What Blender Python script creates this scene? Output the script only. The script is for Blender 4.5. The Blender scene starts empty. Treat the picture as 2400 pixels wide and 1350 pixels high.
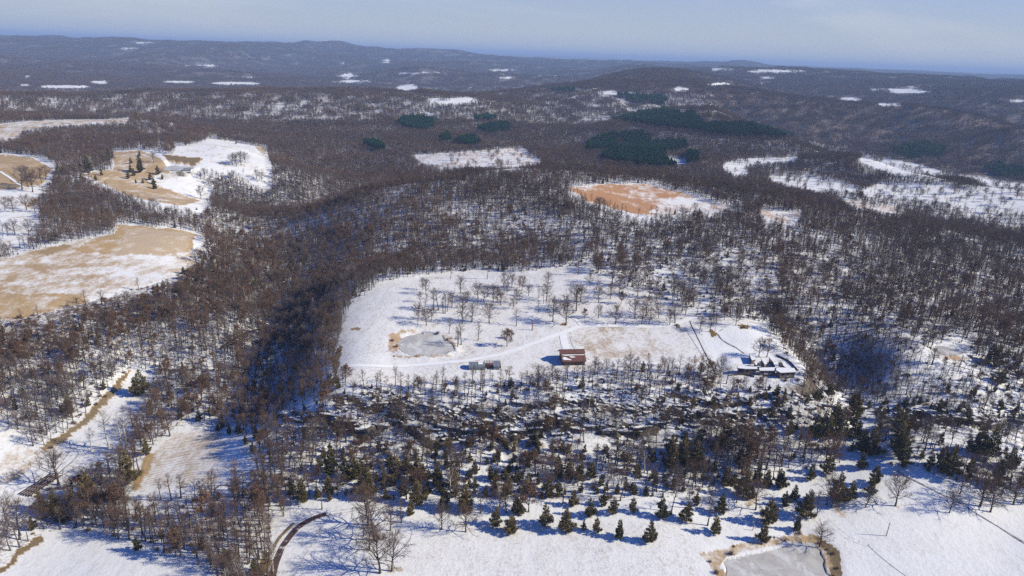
import bpy, bmesh, math, random
import numpy as np
from mathutils import Matrix, Vector
R_ = math.radians
C = bpy.context.scene.collection
scene = bpy.context.scene
rng = np.random.default_rng(7)
random.seed(7)

# ------------------------------------------------------------------ camera
H = 180.0                       # camera height above the lower field (z = 0)
FPX = 1601.0                    # focal length in pixels of the 2400 px wide photo
PITCH = math.atan((675 - 128) / FPX)
ROLL = R_(2.15)
cam_d = bpy.data.cameras.new('camera'); cam = bpy.data.objects.new('camera', cam_d); C.objects.link(cam)
cam_d.sensor_width = 36.0; cam_d.lens = 36.0 * FPX / 2400; cam_d.clip_start = 1.0; cam_d.clip_end = 250000.0
_u0 = Vector((0, math.sin(PITCH), math.cos(PITCH))); _r0 = Vector((1, 0, 0)); _f = Vector((0, math.cos(PITCH), -math.sin(PITCH)))
_R = _r0 * math.cos(ROLL) + _u0 * math.sin(ROLL); _U = -_r0 * math.sin(ROLL) + _u0 * math.cos(ROLL)
cam.matrix_world = Matrix(((_R.x, _U.x, -_f.x, 0), (_R.y, _U.y, -_f.y, 0), (_R.z, _U.z, -_f.z, H), (0, 0, 0, 1)))
scene.camera = cam

# ------------------------------------------------------------------ sky, sun, exposure
SUN_EL = R_(32.0)
SUN_AZ = math.atan2(-0.10, 1.0)             # direction to the sun in the xy plane
world = bpy.data.worlds.new('World'); scene.world = world; world.use_nodes = True
wn = world.node_tree; bg = wn.nodes['Background']
sky = wn.nodes.new('ShaderNodeTexSky'); sky.sky_type = 'NISHITA'; sky.sun_disc = False
sky.sun_elevation = SUN_EL; sky.sun_rotation = math.pi / 2 - SUN_AZ; sky.altitude = 400
sky.air_density = 1.0; sky.dust_density = 0.3; sky.ozone_density = 3.0
bg.inputs['Strength'].default_value = 0.062
# thin cirrus veils high in the sky
tcn = wn.nodes.new('ShaderNodeTexCoord'); mp = wn.nodes.new('ShaderNodeMapping'); mp.inputs['Scale'].default_value = (1.3, 1.6, 9.0)
mp.inputs['Rotation'].default_value = (0, R_(-5), 0)
nz = wn.nodes.new('ShaderNodeTexNoise'); nz.inputs['Scale'].default_value = 1.5; nz.inputs['Detail'].default_value = 7; nz.inputs['Roughness'].default_value = 0.55
nz.inputs['Distortion'].default_value = 0.6
rp = wn.nodes.new('ShaderNodeValToRGB'); rp.color_ramp.elements[0].position = 0.47; rp.color_ramp.elements[1].position = 0.70
mx = wn.nodes.new('ShaderNodeMixRGB'); mx.inputs['Color2'].default_value = (8.2, 8.6, 9.4, 1)
ml = wn.nodes.new('ShaderNodeMath'); ml.operation = 'MULTIPLY'; ml.inputs[1].default_value = 0.75
L = wn.links.new
L(tcn.outputs['Generated'], mp.inputs['Vector']); L(mp.outputs[0], nz.inputs['Vector']); L(nz.outputs['Fac'], rp.inputs[0])
vz = wn.nodes.new('ShaderNodeSeparateXYZ'); L(tcn.outputs['Generated'], vz.inputs[0]); vm = wn.nodes.new('ShaderNodeMapRange'); L(vz.outputs[2], vm.inputs[0])
for i_, v_ in enumerate((0.22, 0.5, 1.0, 0.12)): vm.inputs[i_ + 1].default_value = v_
vk = wn.nodes.new('ShaderNodeMath'); vk.operation = 'MULTIPLY'; L(rp.outputs[0], vk.inputs[0]); L(vm.outputs[0], vk.inputs[1]); L(vk.outputs[0], ml.inputs[0]); L(ml.outputs[0], mx.inputs['Fac'])
# deep blue overhead, pale lilac band of thicker air along the horizon
sxyz = wn.nodes.new('ShaderNodeSeparateXYZ'); L(tcn.outputs['Generated'], sxyz.inputs[0])
hr = wn.nodes.new('ShaderNodeMapRange'); L(sxyz.outputs[2], hr.inputs[0])
for i_, v_ in enumerate((0.03, 0.24, 1.0, 0.0)): hr.inputs[i_ + 1].default_value = v_
hm = wn.nodes.new('ShaderNodeMixRGB'); L(hr.outputs[0], hm.inputs['Fac']); hm.inputs['Color2'].default_value = (6.5, 7.25, 8.3, 1)
tint = wn.nodes.new('ShaderNodeMixRGB'); tint.blend_type = 'MULTIPLY'; tint.inputs['Fac'].default_value = 1; tint.inputs['Color2'].default_value = (.13, .74, 1.85, 1)
L(sky.outputs[0], tint.inputs['Color1']); L(tint.outputs[0], hm.inputs['Color1']); L(hm.outputs[0], mx.inputs['Color1']); L(mx.outputs[0], bg.inputs['Color'])
sun_d = bpy.data.lights.new('sun', 'SUN'); sun = bpy.data.objects.new('sun', sun_d); C.objects.link(sun)
sun_d.energy = 5.0; sun_d.angle = R_(0.5); sun_d.color = (1.0, 0.93, 0.71)
_sv = Vector((math.cos(SUN_EL) * math.cos(SUN_AZ), math.cos(SUN_EL) * math.sin(SUN_AZ), math.sin(SUN_EL)))
sun.rotation_euler = _sv.to_track_quat('Z', 'Y').to_euler(); sun.location = (0, 0, 400)
scene.view_settings.view_transform = 'Standard'; scene.view_settings.look = 'None'
scene.view_settings.exposure = 0.32; scene.view_settings.gamma = 1.0; scene.view_settings.use_curve_mapping = False
scene.render.engine = 'CYCLES'
scene.cycles.max_bounces = 5; scene.cycles.diffuse_bounces = 2; scene.cycles.glossy_bounces = 2
scene.cycles.transparent_max_bounces = 8; scene.cycles.volume_bounces = 0
scene.cycles.use_denoising = False

# ------------------------------------------------------------------ projection helpers (numpy)
RM = np.array([[_R.x, _R.y, _R.z], [_U.x, _U.y, _U.z], [_f.x, _f.y, _f.z]])
def project(x, y, z):
    p = np.stack([x, y, z - H], 0).reshape(3, -1)
    q = RM @ p
    w = np.where(q[2] > 1.0, q[2], np.nan)
    return (1200 + FPX * q[0] / w).reshape(np.shape(x)), (675 - FPX * q[1] / w).reshape(np.shape(x))
def ray(px, py):
    d = np.array([(px - 1200) / FPX, (675 - py) / FPX, 1.0])
    return RM.T @ d
def ray_tr(px, py):                     # azimuth and tan(down)
    d = ray(px, py); return math.atan2(d[0], d[1]), -d[2] / math.hypot(d[0], d[1])

# ------------------------------------------------------------------ noise
def _hash(ix, iy, s):
    h = (ix.astype(np.int64) * 374761393 + iy.astype(np.int64) * 668265263 + s * 974634777) & 0xFFFFFFFF
    h = ((h ^ (h >> 13)) * 1274126177) & 0xFFFFFFFF
    return ((h ^ (h >> 16)) & 0xFFFFFF) / float(0xFFFFFF)
def vnoise(x, y, s=0):
    ix = np.floor(x); iy = np.floor(y); fx = x - ix; fy = y - iy
    fx = fx * fx * fx * (fx * (fx * 6 - 15) + 10); fy = fy * fy * fy * (fy * (fy * 6 - 15) + 10)
    a = _hash(ix, iy, s); b = _hash(ix + 1, iy, s); c = _hash(ix, iy + 1, s); d = _hash(ix + 1, iy + 1, s)
    return (a + (b - a) * fx) * (1 - fy) + (c + (d - c) * fx) * fy
def fbm(x, y, o=4, s=0):
    t = 0; a = 0.5; n = 0
    for k in range(o):
        t = t + a * vnoise(x, y, s + k); n += a; a *= 0.5; x, y = x * 1.97 + y * 0.31 + 17.3, y * 1.97 - x * 0.31 + 5.1
    return t / n
def ridged(x, y, o=4, s=0):
    t = 0; a = 0.5; n = 0
    for k in range(o):
        t = t + a * (1 - abs(2 * vnoise(x, y, s + k) - 1)); n += a; a *= 0.5; x, y = x * 1.97 + y * 0.31 + 17.3, y * 1.97 - x * 0.31 + 5.1
    return t / n
def sst(v, a, b):
    t = np.clip((v - a) / (b - a), 0, 1); return t * t * (3 - 2 * t)

# ------------------------------------------------------------------ terrain
# points the relief passes through: seen ones by pixel and height (or by pixel and distance), hidden ones with both
CZ = [(0,1350,-8),(250,1330,-6),(500,1340,-3),(900,1330,0),(1300,1330,0),(1700,1330,0),(2100,1320,2),(2400,1330,3),
 (100,1200,-9),(330,1200,-7),(600,1200,-2),(1000,1180,2),(1500,1180,4),(2000,1150,6),(2400,1180,6),(2400,1080,12),
 (50,1090,-8),(200,1010,-5),(330,880,2),(20,960,2),(100,880,8),(450,1060,-3),(560,1000,0),(480,930,2),
 (1000,800,36.5),(1300,800,38),(1600,800,38.5),(860,700,37),(1000,670,39),(1300,650,41),(1600,700,42),(2150,1050,16),(2350,1050,16),
 (645,880,3),(620,960,0),(655,800,2),(665,740,1),(755,740,27),(800,660,31),(700,690,0),(700,640,-1),(650,600,-2),(615,560,-4),(560,760,14),(540,680,18),(600,500,-6),(560,470,-6),(745,800,28),(730,870,24),
 (300,750,20),(480,800,12),(200,850,12),(100,750,26),(0,700,30),(200,620,31),(430,560,27),(520,600,14),(0,800,20),
 (60,500,34),(250,480,28),(420,470,24),(60,400,38),(300,400,32),(450,400,30),(560,350,34),(620,390,30),(660,440,6),(150,340,38),
 (1300,397,56),(1500,413,54),(1100,409,46),(900,446,34),(740,498,20),(1600,428,52),
 (1500,465,50),(1650,480,47),(1500,560,47),(1300,540,46),(1100,520,42),(1900,600,43),(2100,640,36),(2300,640,26),(2400,660,12),
 (850,600,18),(1000,585,28),(1270,575,36),(820,560,20),(1350,600,42),(1600,620,44),
 (1900,740,38),(2060,720,38),(2250,740,34),(2390,760,12),(1850,790,34),(1900,810,24),(1940,860,12),(2020,930,6),(2150,965,6),(2390,1000,8),
 (2050,790,33),(2120,830,37),(2070,850,30),(1880,780,26),(1985,895,8),(2250,830,32),(2380,850,28),(2080,880,28),(2200,905,30),(2350,930,22),(2250,1010,14),(1950,980,13),
 (1120,370,8),(1250,365,6),(1530,370,14),(1600,285,58),(1800,315,44),(1450,300,30),(1330,300,0),(1350,340,-4),(950,385,-6),(800,420,-6),(700,400,-8),
 (1200,290,20),(1000,300,6),(1000,340,0),(800,330,-6),(500,300,4),(200,270,20),(150,282,34),(350,283,34),(650,350,0),
 (2300,450,14),(2100,430,10),(1950,430,8),(1750,390,10),(1720,350,16),(1900,370,12),(2050,385,14),(2390,470,12),(2200,480,4),(1850,420,4),(2390,500,2)]
CR = [(0,223,2000),(400,213,2300),(800,215,2400),(1000,221,2200),(1250,209,2700),(600,215,2400),
 (100,200,3900),(550,195,4600),(830,190,5000),(1150,165,7500),(1280,178,5500),(1000,180,5200),(300,185,4700),(700,178,5600),
 (100,158,6000),(300,126,7600),(0,116,8000),(600,136,7600),(900,146,8300),
 (0,92,10000),(250,99,10000),(500,109,10500),(900,123,10500),(1300,139,11000),(1500,150,10000),
 (1480,168,3600),(1550,168,3300),(1420,185,3300),(1640,172,3800),(1700,262,1900),(1780,300,1650),(1620,225,2500),
 (2100,245,2600),(1900,237,2900),(2390,268,2200),(2250,255,2400),(1900,290,2300),
 (1700,172,5200),(1900,178,5500),(2000,210,4000),(2390,205,4800),(2390,240,3300),(1800,200,4300),(2200,195,5200),(1750,228,3400),(2150,225,3500),
 (1400,240,2300),(1300,235,2400),(1100,240,2000)]
CH = [(1300,380,1000,14),(1100,380,960,12),(1500,398,960,16),(900,420,820,-4),
(1700,262,2250,-20),
 (0,218,2700,-70),(400,208,3100,-80),(800,210,3200,-70),(1000,216,3100,-60),(1250,205,3700,-40),(1480,168,5000,-20),(1640,172,4600,60),
 (2100,245,3000,-10),(2390,268,2700,-10),(1900,237,3300,10),
 (0,94,13000,60),(900,127,13500,60),(1500,152,14000,60),(1900,178,8000,20),(2390,200,7000,20),
 (1900,176,12000,128),(2390,190,12000,120),(1640,168,12000,120),(2200,186,20000,100),(300,100,20000,128),(1200,140,20000,128),(1900,170,17000,142),(700,118,16000,138),
 (0,94,60000,160),(600,110,60000,165),(1200,130,60000,165),(1800,160,60000,165),(2400,180,60000,160),
 (0,94,30000,150),(600,110,30000,152),(1200,130,30000,150),(1800,160,30000,150),(2400,180,30000,150),
 (200,1340,120,-3),(1200,1340,120,0),(2200,1340,120,2),(200,1340,50,0),(1200,1340,30,0),(2200,1340,50,0),
 (-700,1200,230,-4),(-700,900,350,14),(-700,500,700,30),(-900,250,2000,20),(-900,150,8000,60),(-900,130,30000,130),
 (3100,1200,230,8),(3100,900,350,20),(3100,500,700,20),(3300,250,2000,40),(3300,200,8000,90),(3300,200,30000,130)]
CZ = CZ + [(x, y, z) for x in range(800, 1900, 120) for y, z in ((1110, 5), (1060, 9), (1015, 14), (985, 22), (940, 29), (890, 35), (850, 36))]
CZ = [(x, y, z * .8) for x, y, z in CZ]
CZ += [(2100,372,-28),(2350,402,-32),(2300,330,0),(2200,300,22),(2000,310,-5),(2380,360,-12)]
_hid = []
for pts_, k1, z1, k2, z2 in (([(1750,450,38),(1900,474,33),(2000,505,29),(2150,532,22),(2400,575,13)], 1.10, -12, 1.18, -20), ([(1850,331,32),(2000,362,28),(2200,416,22),(2390,446,22)], 1.10, -28, 1.22, -68)):
    for px, py, z in pts_:
        t, d = ray_tr(px, py); r = (H - z) / d; _hid += [(t, math.log(r), z), (t, math.log(r * k1), z + z1), (t, math.log(r * k2), z + z2)]
_c = []
for px, py, z in CZ:
    t, d = ray_tr(px, py); _c.append((t, math.log((H - z) / d), z))
for px, py, r in CR:
    t, d = ray_tr(px, py); _c.append((t, math.log(r), H - r * d))
for px, py, r, z in CH:
    t, d = ray_tr(px, py); _c.append((t, math.log(r), z))
_c += _hid; CP = np.array(_c)
_eps = 0.06
def _phi(d2): return np.sqrt(d2 + _eps * _eps)
_n = len(CP)
A_ = np.zeros((_n + 3, _n + 3)); _d2 = (CP[:, None, 0] - CP[None, :, 0]) ** 2 + (CP[:, None, 1] - CP[None, :, 1]) ** 2
A_[:_n, :_n] = _phi(_d2) - np.eye(_n) * 0.004
A_[:_n, _n] = 1; A_[:_n, _n + 1:] = CP[:, :2]; A_[_n, :_n] = 1; A_[_n + 1:, :_n] = CP[:, :2].T
_w = np.linalg.solve(A_, np.concatenate([CP[:, 2], np.zeros(3)]))
def rbf(t, l):
    o = _w[_n] + _w[_n + 1] * t + _w[_n + 2] * l
    for k in range(_n):
        o += _w[k] * np.sqrt((t - CP[k, 0]) ** 2 + (l - CP[k, 1]) ** 2 + _eps * _eps)
    return o
def at_pixel(px, py, z):                # the point at height z seen at a pixel of the photo
    d = ray(px, py); k = (z - H) / d[2]; return d[0] * k, d[1] * k

# polar grid of the one ground sheet: fine inside the view, coarse outside
th_f = np.radians(np.linspace(-43, 43, 1001))
th = np.concatenate([np.radians(np.linspace(-180, -44, 60)), th_f, np.radians(np.linspace(44, 180, 60))])
_s = np.linspace(0, 1, 4000)
_rr = np.exp(np.log(6) + _s * (np.log(64000) - np.log(6)))
_den = np.where(_rr < 140, 0.16, np.where(_rr < 900, 1.7, np.where(_rr < 1900, 1.2, np.where(_rr < 12000, 0.9, 0.35))))
_cum = np.cumsum(_den); _cum = (_cum - _cum[0]) / (_cum[-1] - _cum[0])
RG = np.interp(np.linspace(0, 1, 900), _cum, _rr)
TT, RR = np.meshgrid(th, RG)           # rows r, columns theta
XX = RR * np.sin(TT); YY = RR * np.cos(TT)
_b = np.log(RR)
_tc = np.clip(TT, -1.25, 1.25)
ZZ = rbf(_tc, _b)
_side = sst(abs(TT), R_(48), R_(95))
ZZ = ZZ * (1 - _side) + _side * np.interp(_b, np.log([6, 300, 1000, 5000, 64000]), [0, 0, 10, 40, 130])
def band(lam, amp, r0, r1, s, rid=True, o=4):
    wx = fbm(XX / lam * .8 + 3.3, YY / lam * .8, 2, s + 50) - .5; wy = fbm(XX / lam * .8, YY / lam * .8 + 9.1, 2, s + 70) - .5
    f = ridged if rid else fbm
    return (f(XX / lam + wx * .8, YY / lam + wy * .8, o, s) - (.52 if rid else .5)) * amp * sst(RR, r0, r1)
ZZ += band(5200, 190, 5000, 8500, 1) * (1 - .6 * sst(RR, 9500, 13000)) + band(1900, 190, 3300, 6200, 11) * (1 - .65 * sst(RR, 9000, 12500)) + band(650, 22, 1300, 3500, 21) + band(230, 9, 640, 1500, 31, o=3)
_near = band(60, 2.2, 300, 700, 41, False, 3)
ZZ0 = ZZ
def set_lookup():
    global _lr
    _lr = np.log(RG)
set_lookup()
def height(x, y, Z=None):
    Z = ZZ if Z is None else Z
    x = np.asarray(x, float); y = np.asarray(y, float)
    t = np.arctan2(x, y); r = np.hypot(x, y)
    i = np.clip(np.searchsorted(th, t) - 1, 0, len(th) - 2); j = np.clip(np.searchsorted(RG, r) - 1, 0, len(RG) - 2)
    ft = np.clip((t - th[i]) / (th[i + 1] - th[i]), 0, 1); fr = np.clip((r - RG[j]) / (RG[j + 1] - RG[j]), 0, 1)
    return (Z[j, i] * (1 - ft) + Z[j, i + 1] * ft) * (1 - fr) + (Z[j + 1, i] * (1 - ft) + Z[j + 1, i + 1] * ft) * fr
def hit(px, py, rmax=64000):            # where the sight line of a pixel meets the ground
    d = ray(px, py); hd = math.hypot(d[0], d[1]); dx, dy, dz = d[0] / hd, d[1] / hd, d[2] / hd
    r = RG[RG < rmax]; g = height(dx * r, dy * r) - (H + dz * r)
    k = np.argmax(g > 0)
    if not g[k] > 0: return None
    f = g[k - 1] / (g[k - 1] - g[k]); r0 = r[k - 1] + f * (r[k] - r[k - 1])
    return dx * r0, dy * r0, float(height(dx * r0, dy * r0))

# ------------------------------------------------------------------ land cover, traced from the photo and laid on the ground
MW, MH = 1200, 675
def poly_mask(pts, W=MW, Hh=MH, s=0.5):
    p = np.array(pts, float) * s
    x0, x1 = int(max(0, p[:, 0].min() - 1)), int(min(W, p[:, 0].max() + 2)); y0, y1 = int(max(0, p[:, 1].min() - 1)), int(min(Hh, p[:, 1].max() + 2))
    m = np.zeros((Hh, W), bool)
    if x1 <= x0 or y1 <= y0: return m
    gx, gy = np.meshgrid(np.arange(x0, x1) + .5, np.arange(y0, y1) + .5); ins = np.zeros(gx.shape, bool)
    for a in range(len(p)):
        xa, ya = p[a - 1]; xb, yb = p[a]
        if ya == yb: continue
        c = ((ya > gy) != (yb > gy)) & (gx < (xb - xa) * (gy - ya) / (yb - ya) + xa); ins ^= c
    m[y0:y1, x0:x1] = ins; return m
def ell(cx, cy, rx, ry, rot=0, n=20):
    return [(cx + rx * math.cos(a) * math.cos(rot) - ry * math.sin(a) * math.sin(rot), cy + rx * math.cos(a) * math.sin(rot) + ry * math.sin(a) * math.cos(rot)) for a in np.linspace(0, 2 * math.pi, n, endpoint=False)]
DEN = np.ones((MH, MW)); GRA = np.zeros((MH, MW)); ORA = np.zeros((MH, MW)); CON = np.full((MH, MW), 0.02); PIN = np.zeros((MH, MW)); ROW = np.zeros((MH, MW)); SPK = np.zeros((MH, MW)); LEAF = np.full((MH, MW), 0.03)
LIT = np.full((MH, MW), 0.35); CLEAN = np.zeros((MH, MW))
def paint(A, pts, v): A[poly_mask(pts)] = v
def field(pts, gr=0.0, den=0.0, ora=0.0, spk=0.2):
    m = poly_mask(pts); DEN[m] = den; GRA[m] = gr; ORA[m] = ora; SPK[m] = spk; CON[m] = 0; LIT[m] = 0.35 if den > .3 else (.12 if den > .02 else 0.0)
# forest tone zones
for pts, v in (([(280,640),(700,560),(640,720),(300,760),(0,860),(0,720)], .62), ([(600,400),(1200,380),(1320,470),(1000,520),(620,600)], .45)): paint(LIT, pts, v)
for pts, v in (([(1650,225),(2400,235),(2400,430),(2200,400),(2000,350),(1850,320),(1700,265)], .62), ([(0,80),(2400,170),(2400,235),(1650,225),(1250,200),(0,210)], .62)): paint(LIT, pts, v)
# dense and thin woods
paint(DEN, [(0,700),(330,650),(480,600),(620,640),(650,800),(330,860),(0,860)], 1.65)
paint(DEN, [(1040,480),(1320,520),(1700,520),(2000,560),(2150,640),(2050,720),(1850,700),(1300,600),(1000,600),(900,560)], .60)
paint(DEN, [(1280,600),(1480,590),(1700,585),(2000,600),(2040,640),(1900,690),(1640,740),(1380,650)], .26)
paint(DEN, [(1850,700),(2100,690),(2300,750),(2330,800),(2300,900),(2000,900),(1930,800)], .8)
paint(DEN, [(1930,740),(2040,730),(2140,800),(2150,900),(2080,940),(2000,900),(1950,820)], 1.15)
paint(DEN, [(2030,740),(2200,750),(2300,810),(2290,860),(2160,850),(2080,800)], .35)
paint(DEN, [(640,890),(1640,885),(1900,900),(1900,1010),(1300,1015),(640,1010)], .88)
paint(DEN, [(2000,560),(2330,620),(2330,760),(2100,720),(2050,640)], .72)
paint(DEN, [(700,760),(850,600),(1040,500),(1040,640),(900,650),(830,710)], .8)
paint(DEN, [(640,1010),(1900,1010),(2060,1000),(2060,1080),(1700,1140),(760,1160),(640,1120)], .8)
paint(DEN, [(1900,1000),(2400,1010),(2400,1120),(2200,1110),(2060,1060)], .5)
paint(DEN, [(0,860),(330,860),(640,880),(640,1000),(560,1000),(400,980),(330,860),(150,1010),(0,1040)], 1.35)
paint(DEN, [(110,1050),(330,900),(420,1000),(300,1150),(640,1140),(640,1240),(600,1300),(300,1270),(120,1230),(0,1270),(0,1180)], .85)
paint(DEN, [(170,1130),(640,1120),(640,1350),(480,1350),(300,1260),(150,1230)], 1.0)
paint(DEN, [(1830,870),(1900,850),(1960,900),(1960,960),(1900,980),(1800,930)], 1.2)
paint(DEN, [(330,900),(640,1000),(640,1130),(600,1130),(605,1040),(470,985),(400,985),(340,1060)], 1.1)
# creek bottoms and shaded gullies: thick woods
for pts in ([(600,500),(660,480),(720,560),(700,640),(820,700),(800,780),(730,860),(640,960),(610,940),(600,860),(660,760),(580,640)],
            [(1840,760),(1900,800),(1990,900),(2030,940),(1970,960),(1880,880),(1810,800)],
            [(2330,600),(2400,590),(2400,760),(2350,740)], [(1180,570),(1330,560),(1330,620),(1150,640)], [(800,560),(880,590),(880,650),(820,670),(780,620)]): paint(DEN, pts, .98)
# conifers among the bare trees
paint(CON, [(230,640),(300,590),(480,590),(700,560),(700,700),(480,690),(240,700),(100,730),(60,720)], .30)
paint(CON, [(430,480),(640,470),(700,600),(700,720),(560,640)], .16)
paint(CON, [(0,720),(300,650),(400,720),(200,830),(0,850)], .13)
paint(CON, [(0,850),(660,850),(660,1000),(0,1000)], .07)
paint(CON, [(280,880),(340,870),(360,940),(300,1060),(280,1140),(40,1280),(0,1280),(0,1180),(170,1110),(250,1040)], .16)
paint(CON, [(740,1030),(1680,1040),(1760,1080),(1700,1160),(1300,1190),(740,1180)], .40)
paint(CON, [(740,1060),(1450,1060),(1450,1190),(740,1190)], .42)
paint(CON, [(1600,960),(1860,900),(1960,930),(2060,1000),(2020,1060),(1880,1060),(1700,1010)], .33)
paint(CON, [(1900,880),(2000,940),(2400,950),(2400,1000),(2100,1000),(1950,960)], .35)
paint(CON, [(2280,860),(2400,780),(2400,960),(2200,960)], .28)
paint(CON, [(650,900),(1600,900),(1600,1040),(650,1040)], .10)
paint(CON, [(2050,1040),(2400,1020),(2400,1120),(2120,1110)], .18)
paint(CON, [(1900,430),(2400,480),(2400,560),(2000,500)], .06)
paint(LEAF, [(0,690),(300,640),(680,560),(700,700),(500,760),(200,860),(0,860)], .16)
paint(LEAF, [(1620,870),(1890,870),(1880,960),(1640,950)], .16)
# fields
field([(785,800),(835,705),(895,662),(1000,645),(1120,632),(1240,640),(1330,622),(1400,640),(1640,742),(1800,757),(1825,800),(1840,850),(1800,880),(1690,890),(1660,868),(1500,868),(1330,885),(1240,893),(1000,900),(830,905),(790,870)], .17, 0, 0, .75)
paint(GRA, [(1332,778),(1380,770),(1600,765),(1640,800),(1665,850),(1500,850),(1380,840)], .36); paint(SPK, [(1332,778),(1380,770),(1600,765),(1640,800),(1665,850),(1500,850),(1380,840)], .9)
paint(CLEAN, [(1630,765),(1800,762),(1825,800),(1800,840),(1700,860),(1680,870)], 1); paint(GRA, [(1630,765),(1800,762),(1825,800),(1800,840),(1700,860),(1680,870)], 0); paint(SPK, [(1630,765),(1800,762),(1825,800),(1800,840),(1700,860),(1680,870)], 0)
for e in (ell(1676,782,11,10,.9), ell(1740,768,13,5,.3), ell(1585,763,9,4), ell(835,772,12,4), ell(1326,761,10,5)): paint(GRA, e, 1.1); paint(CLEAN, e, 0)
paint(GRA, [(800,830),(790,870),(800,905),(785,900),(778,850),(786,800)], 1.1)
field([(1325,440),(1400,433),(1510,430),(1600,450),(1720,487),(1560,505),(1480,500),(1380,472)], .66, 0, 1.0)
paint(GRA, [(1325,440),(1400,445),(1500,470),(1560,490),(1560,505),(1480,500),(1380,472)], .95)
paint(GRA, [(1580,462),(1650,462),(1725,487),(1560,507),(1520,498)], .40)
paint(GRA, [(1400,436),(1520,438),(1600,450),(1560,462),(1440,450)], .8)
field([(1780,492),(1880,500),(1860,522),(1790,515)], .45, 0, .8)
field([(0,608),(60,590),(150,570),(262,547),(275,527),(400,535),(450,540),(482,555),(470,600),(430,640),(330,675),(200,712),(60,745),(0,750)], .56, 0)
paint(GRA, [(262,547),(275,527),(400,535),(450,543),(470,556),(440,590),(380,600),(180,590),(200,570)], .95)
paint(GRA, [(80,590),(150,572),(170,575),(110,600)], 1.0); paint(GRA, [(0,685),(60,690),(200,690),(200,712),(60,745),(0,750)], .85)
paint(GRA, [(455,552),(482,555),(470,580),(450,590),(450,570)], .1)
paint(ROW, [(300,535),(450,545),(430,610),(340,640),(260,600)], .45)
field([(190,408),(262,398),(265,355),(330,350),(400,362),(418,345),(500,325),(560,335),(625,345),(638,400),(632,440),(600,432),(560,402),(470,392),(455,405),(500,450),(480,490),(420,485),(300,458),(230,428)], .30, 0)
paint(GRA, [(190,408),(265,395),(265,357),(330,352),(380,372),(400,400),(340,420),(420,455),(470,470),(420,485),(300,458)], .8); paint(GRA, [(380,362),(480,372),(450,388),(400,380)], 1.1); paint(GRA, [(600,335),(625,345),(620,365),(600,350)], .7)
field([(0,360),(60,362),(110,375),(132,388),(122,420),(95,462),(92,545),(60,568),(0,570)], .30, 0)
paint(GRA, [(0,362),(70,368),(120,395),(100,430),(60,440),(0,445)], .94); paint(GRA, [(70,470),(95,462),(92,480),(60,490)], .8)
field([(0,292),(60,285),(150,281),(310,278),(300,287),(150,293),(60,308),(40,325),(0,330)], .62, 0)
field([(310,278),(390,278),(430,300),(520,322),(420,348),(380,345),(320,310)], .12, .28)
field([(965,365),(1060,357),(1150,352),(1222,345),(1240,360),(1270,380),(1200,392),(1080,393),(1000,383)], .42, .04, .7)
field([(1690,388),(1740,372),(1868,368),(1870,376),(1780,382),(1742,392),(1755,408),(1720,408)], .02, .02)
field([(1785,412),(1900,412),(1990,433),(2025,448),(1900,445),(1830,428)], .02, .03)
field([(2005,372),(2060,368),(2160,388),(2240,412),(2130,410),(2080,402),(2040,390)], .03, .02)
field([(2015,452),(2060,432),(2200,433),(2300,448),(2400,452),(2400,490),(2250,478),(2130,464)], .02, .05)
field([(2270,415),(2400,433),(2400,455),(2330,445)], .02, .05)
field([(1955,465),(2100,480),(2175,497),(2100,502),(2000,484)], .5, .05, .6)
field([(2310,525),(2400,530),(2400,555),(2330,545)], .4, .2, .6)
paint(DEN, [(2000,470),(2400,490),(2400,535),(2200,520)], .5); paint(DEN, [(1750,382),(1990,380),(1990,410),(1790,405)], .45)
for e in (ell(1025,243,26,9), ell(1060,232,50,3), ell(1132,286,22,5), ell(1085,238,40,9), ell(1000,268,16,4)): field(e, .1, .15)
field([(0,1225),(0,1045),(100,1045),(160,1012),(225,948),(285,872),(352,864),(350,905),(312,980),(262,1050),(200,1102),(120,1150),(55,1195)], .12, 0, 0, .5)
paint(GRA, [(100,1045),(160,1012),(225,948),(285,872),(300,870),(262,930),(205,990),(150,1035),(110,1055)], 1.1); paint(GRA, [(0,1050),(60,1045),(110,1060),(60,1110),(0,1140)], .42)
paint(CLEAN, [(190,1060),(200,1010),(140,1060),(40,1130),(0,1160),(0,1190),(100,1120)], 1); paint(GRA, [(190,1060),(200,1010),(140,1060),(40,1130),(0,1160),(0,1190),(100,1120)], .03)
field([(0,950),(40,965),(60,1000),(70,1045),(0,1045)], .35, .1, 0, .5)
field([(405,992),(470,988),(560,1018),(598,1030),(605,1090),(560,1130),(480,1160),(290,1165),(345,1070)], .30, 0)
paint(GRA, [(410,1010),(520,1010),(540,1080),(520,1120),(440,1150),(300,1150),(345,1070)], .6); paint(GRA, [(345,1060),(300,1150),(320,1150),(370,1060)], .95)
paint(ROW, [(405,1000),(520,1010),(560,1080),(520,1150),(320,1150),(360,1070)], 1.0)
field([(0,1320),(50,1275),(110,1243),(180,1240),(330,1280),(450,1322),(500,1350),(500,1360),(0,1360)], .05, 0, 0, .3)
paint(GRA, [(0,1325),(50,1275),(105,1250),(110,1262),(60,1290),(0,1340)], 1.1)
paint(CLEAN, [(100,1360),(150,1270),(300,1290),(420,1350),(430,1360)], 1)
paint(GRA, [(600,1350),(612,1290),(632,1292),(628,1330),(618,1350)], 1.1)
field([(640,1360),(628,1300),(640,1225),(680,1192),(790,1185),(960,1205),(1100,1215),(1300,1222),(1500,1222),(1640,1200),(1800,1160),(1900,1190),(2400,1215),(2400,1360)], .02, 0, 0, .3)
field([(1640,1205),(1700,1160),(1800,1115),(1950,1090),(2080,1060),(2180,1110),(2400,1185),(2400,1220),(1900,1192),(1800,1162)], .03, .02)
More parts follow.
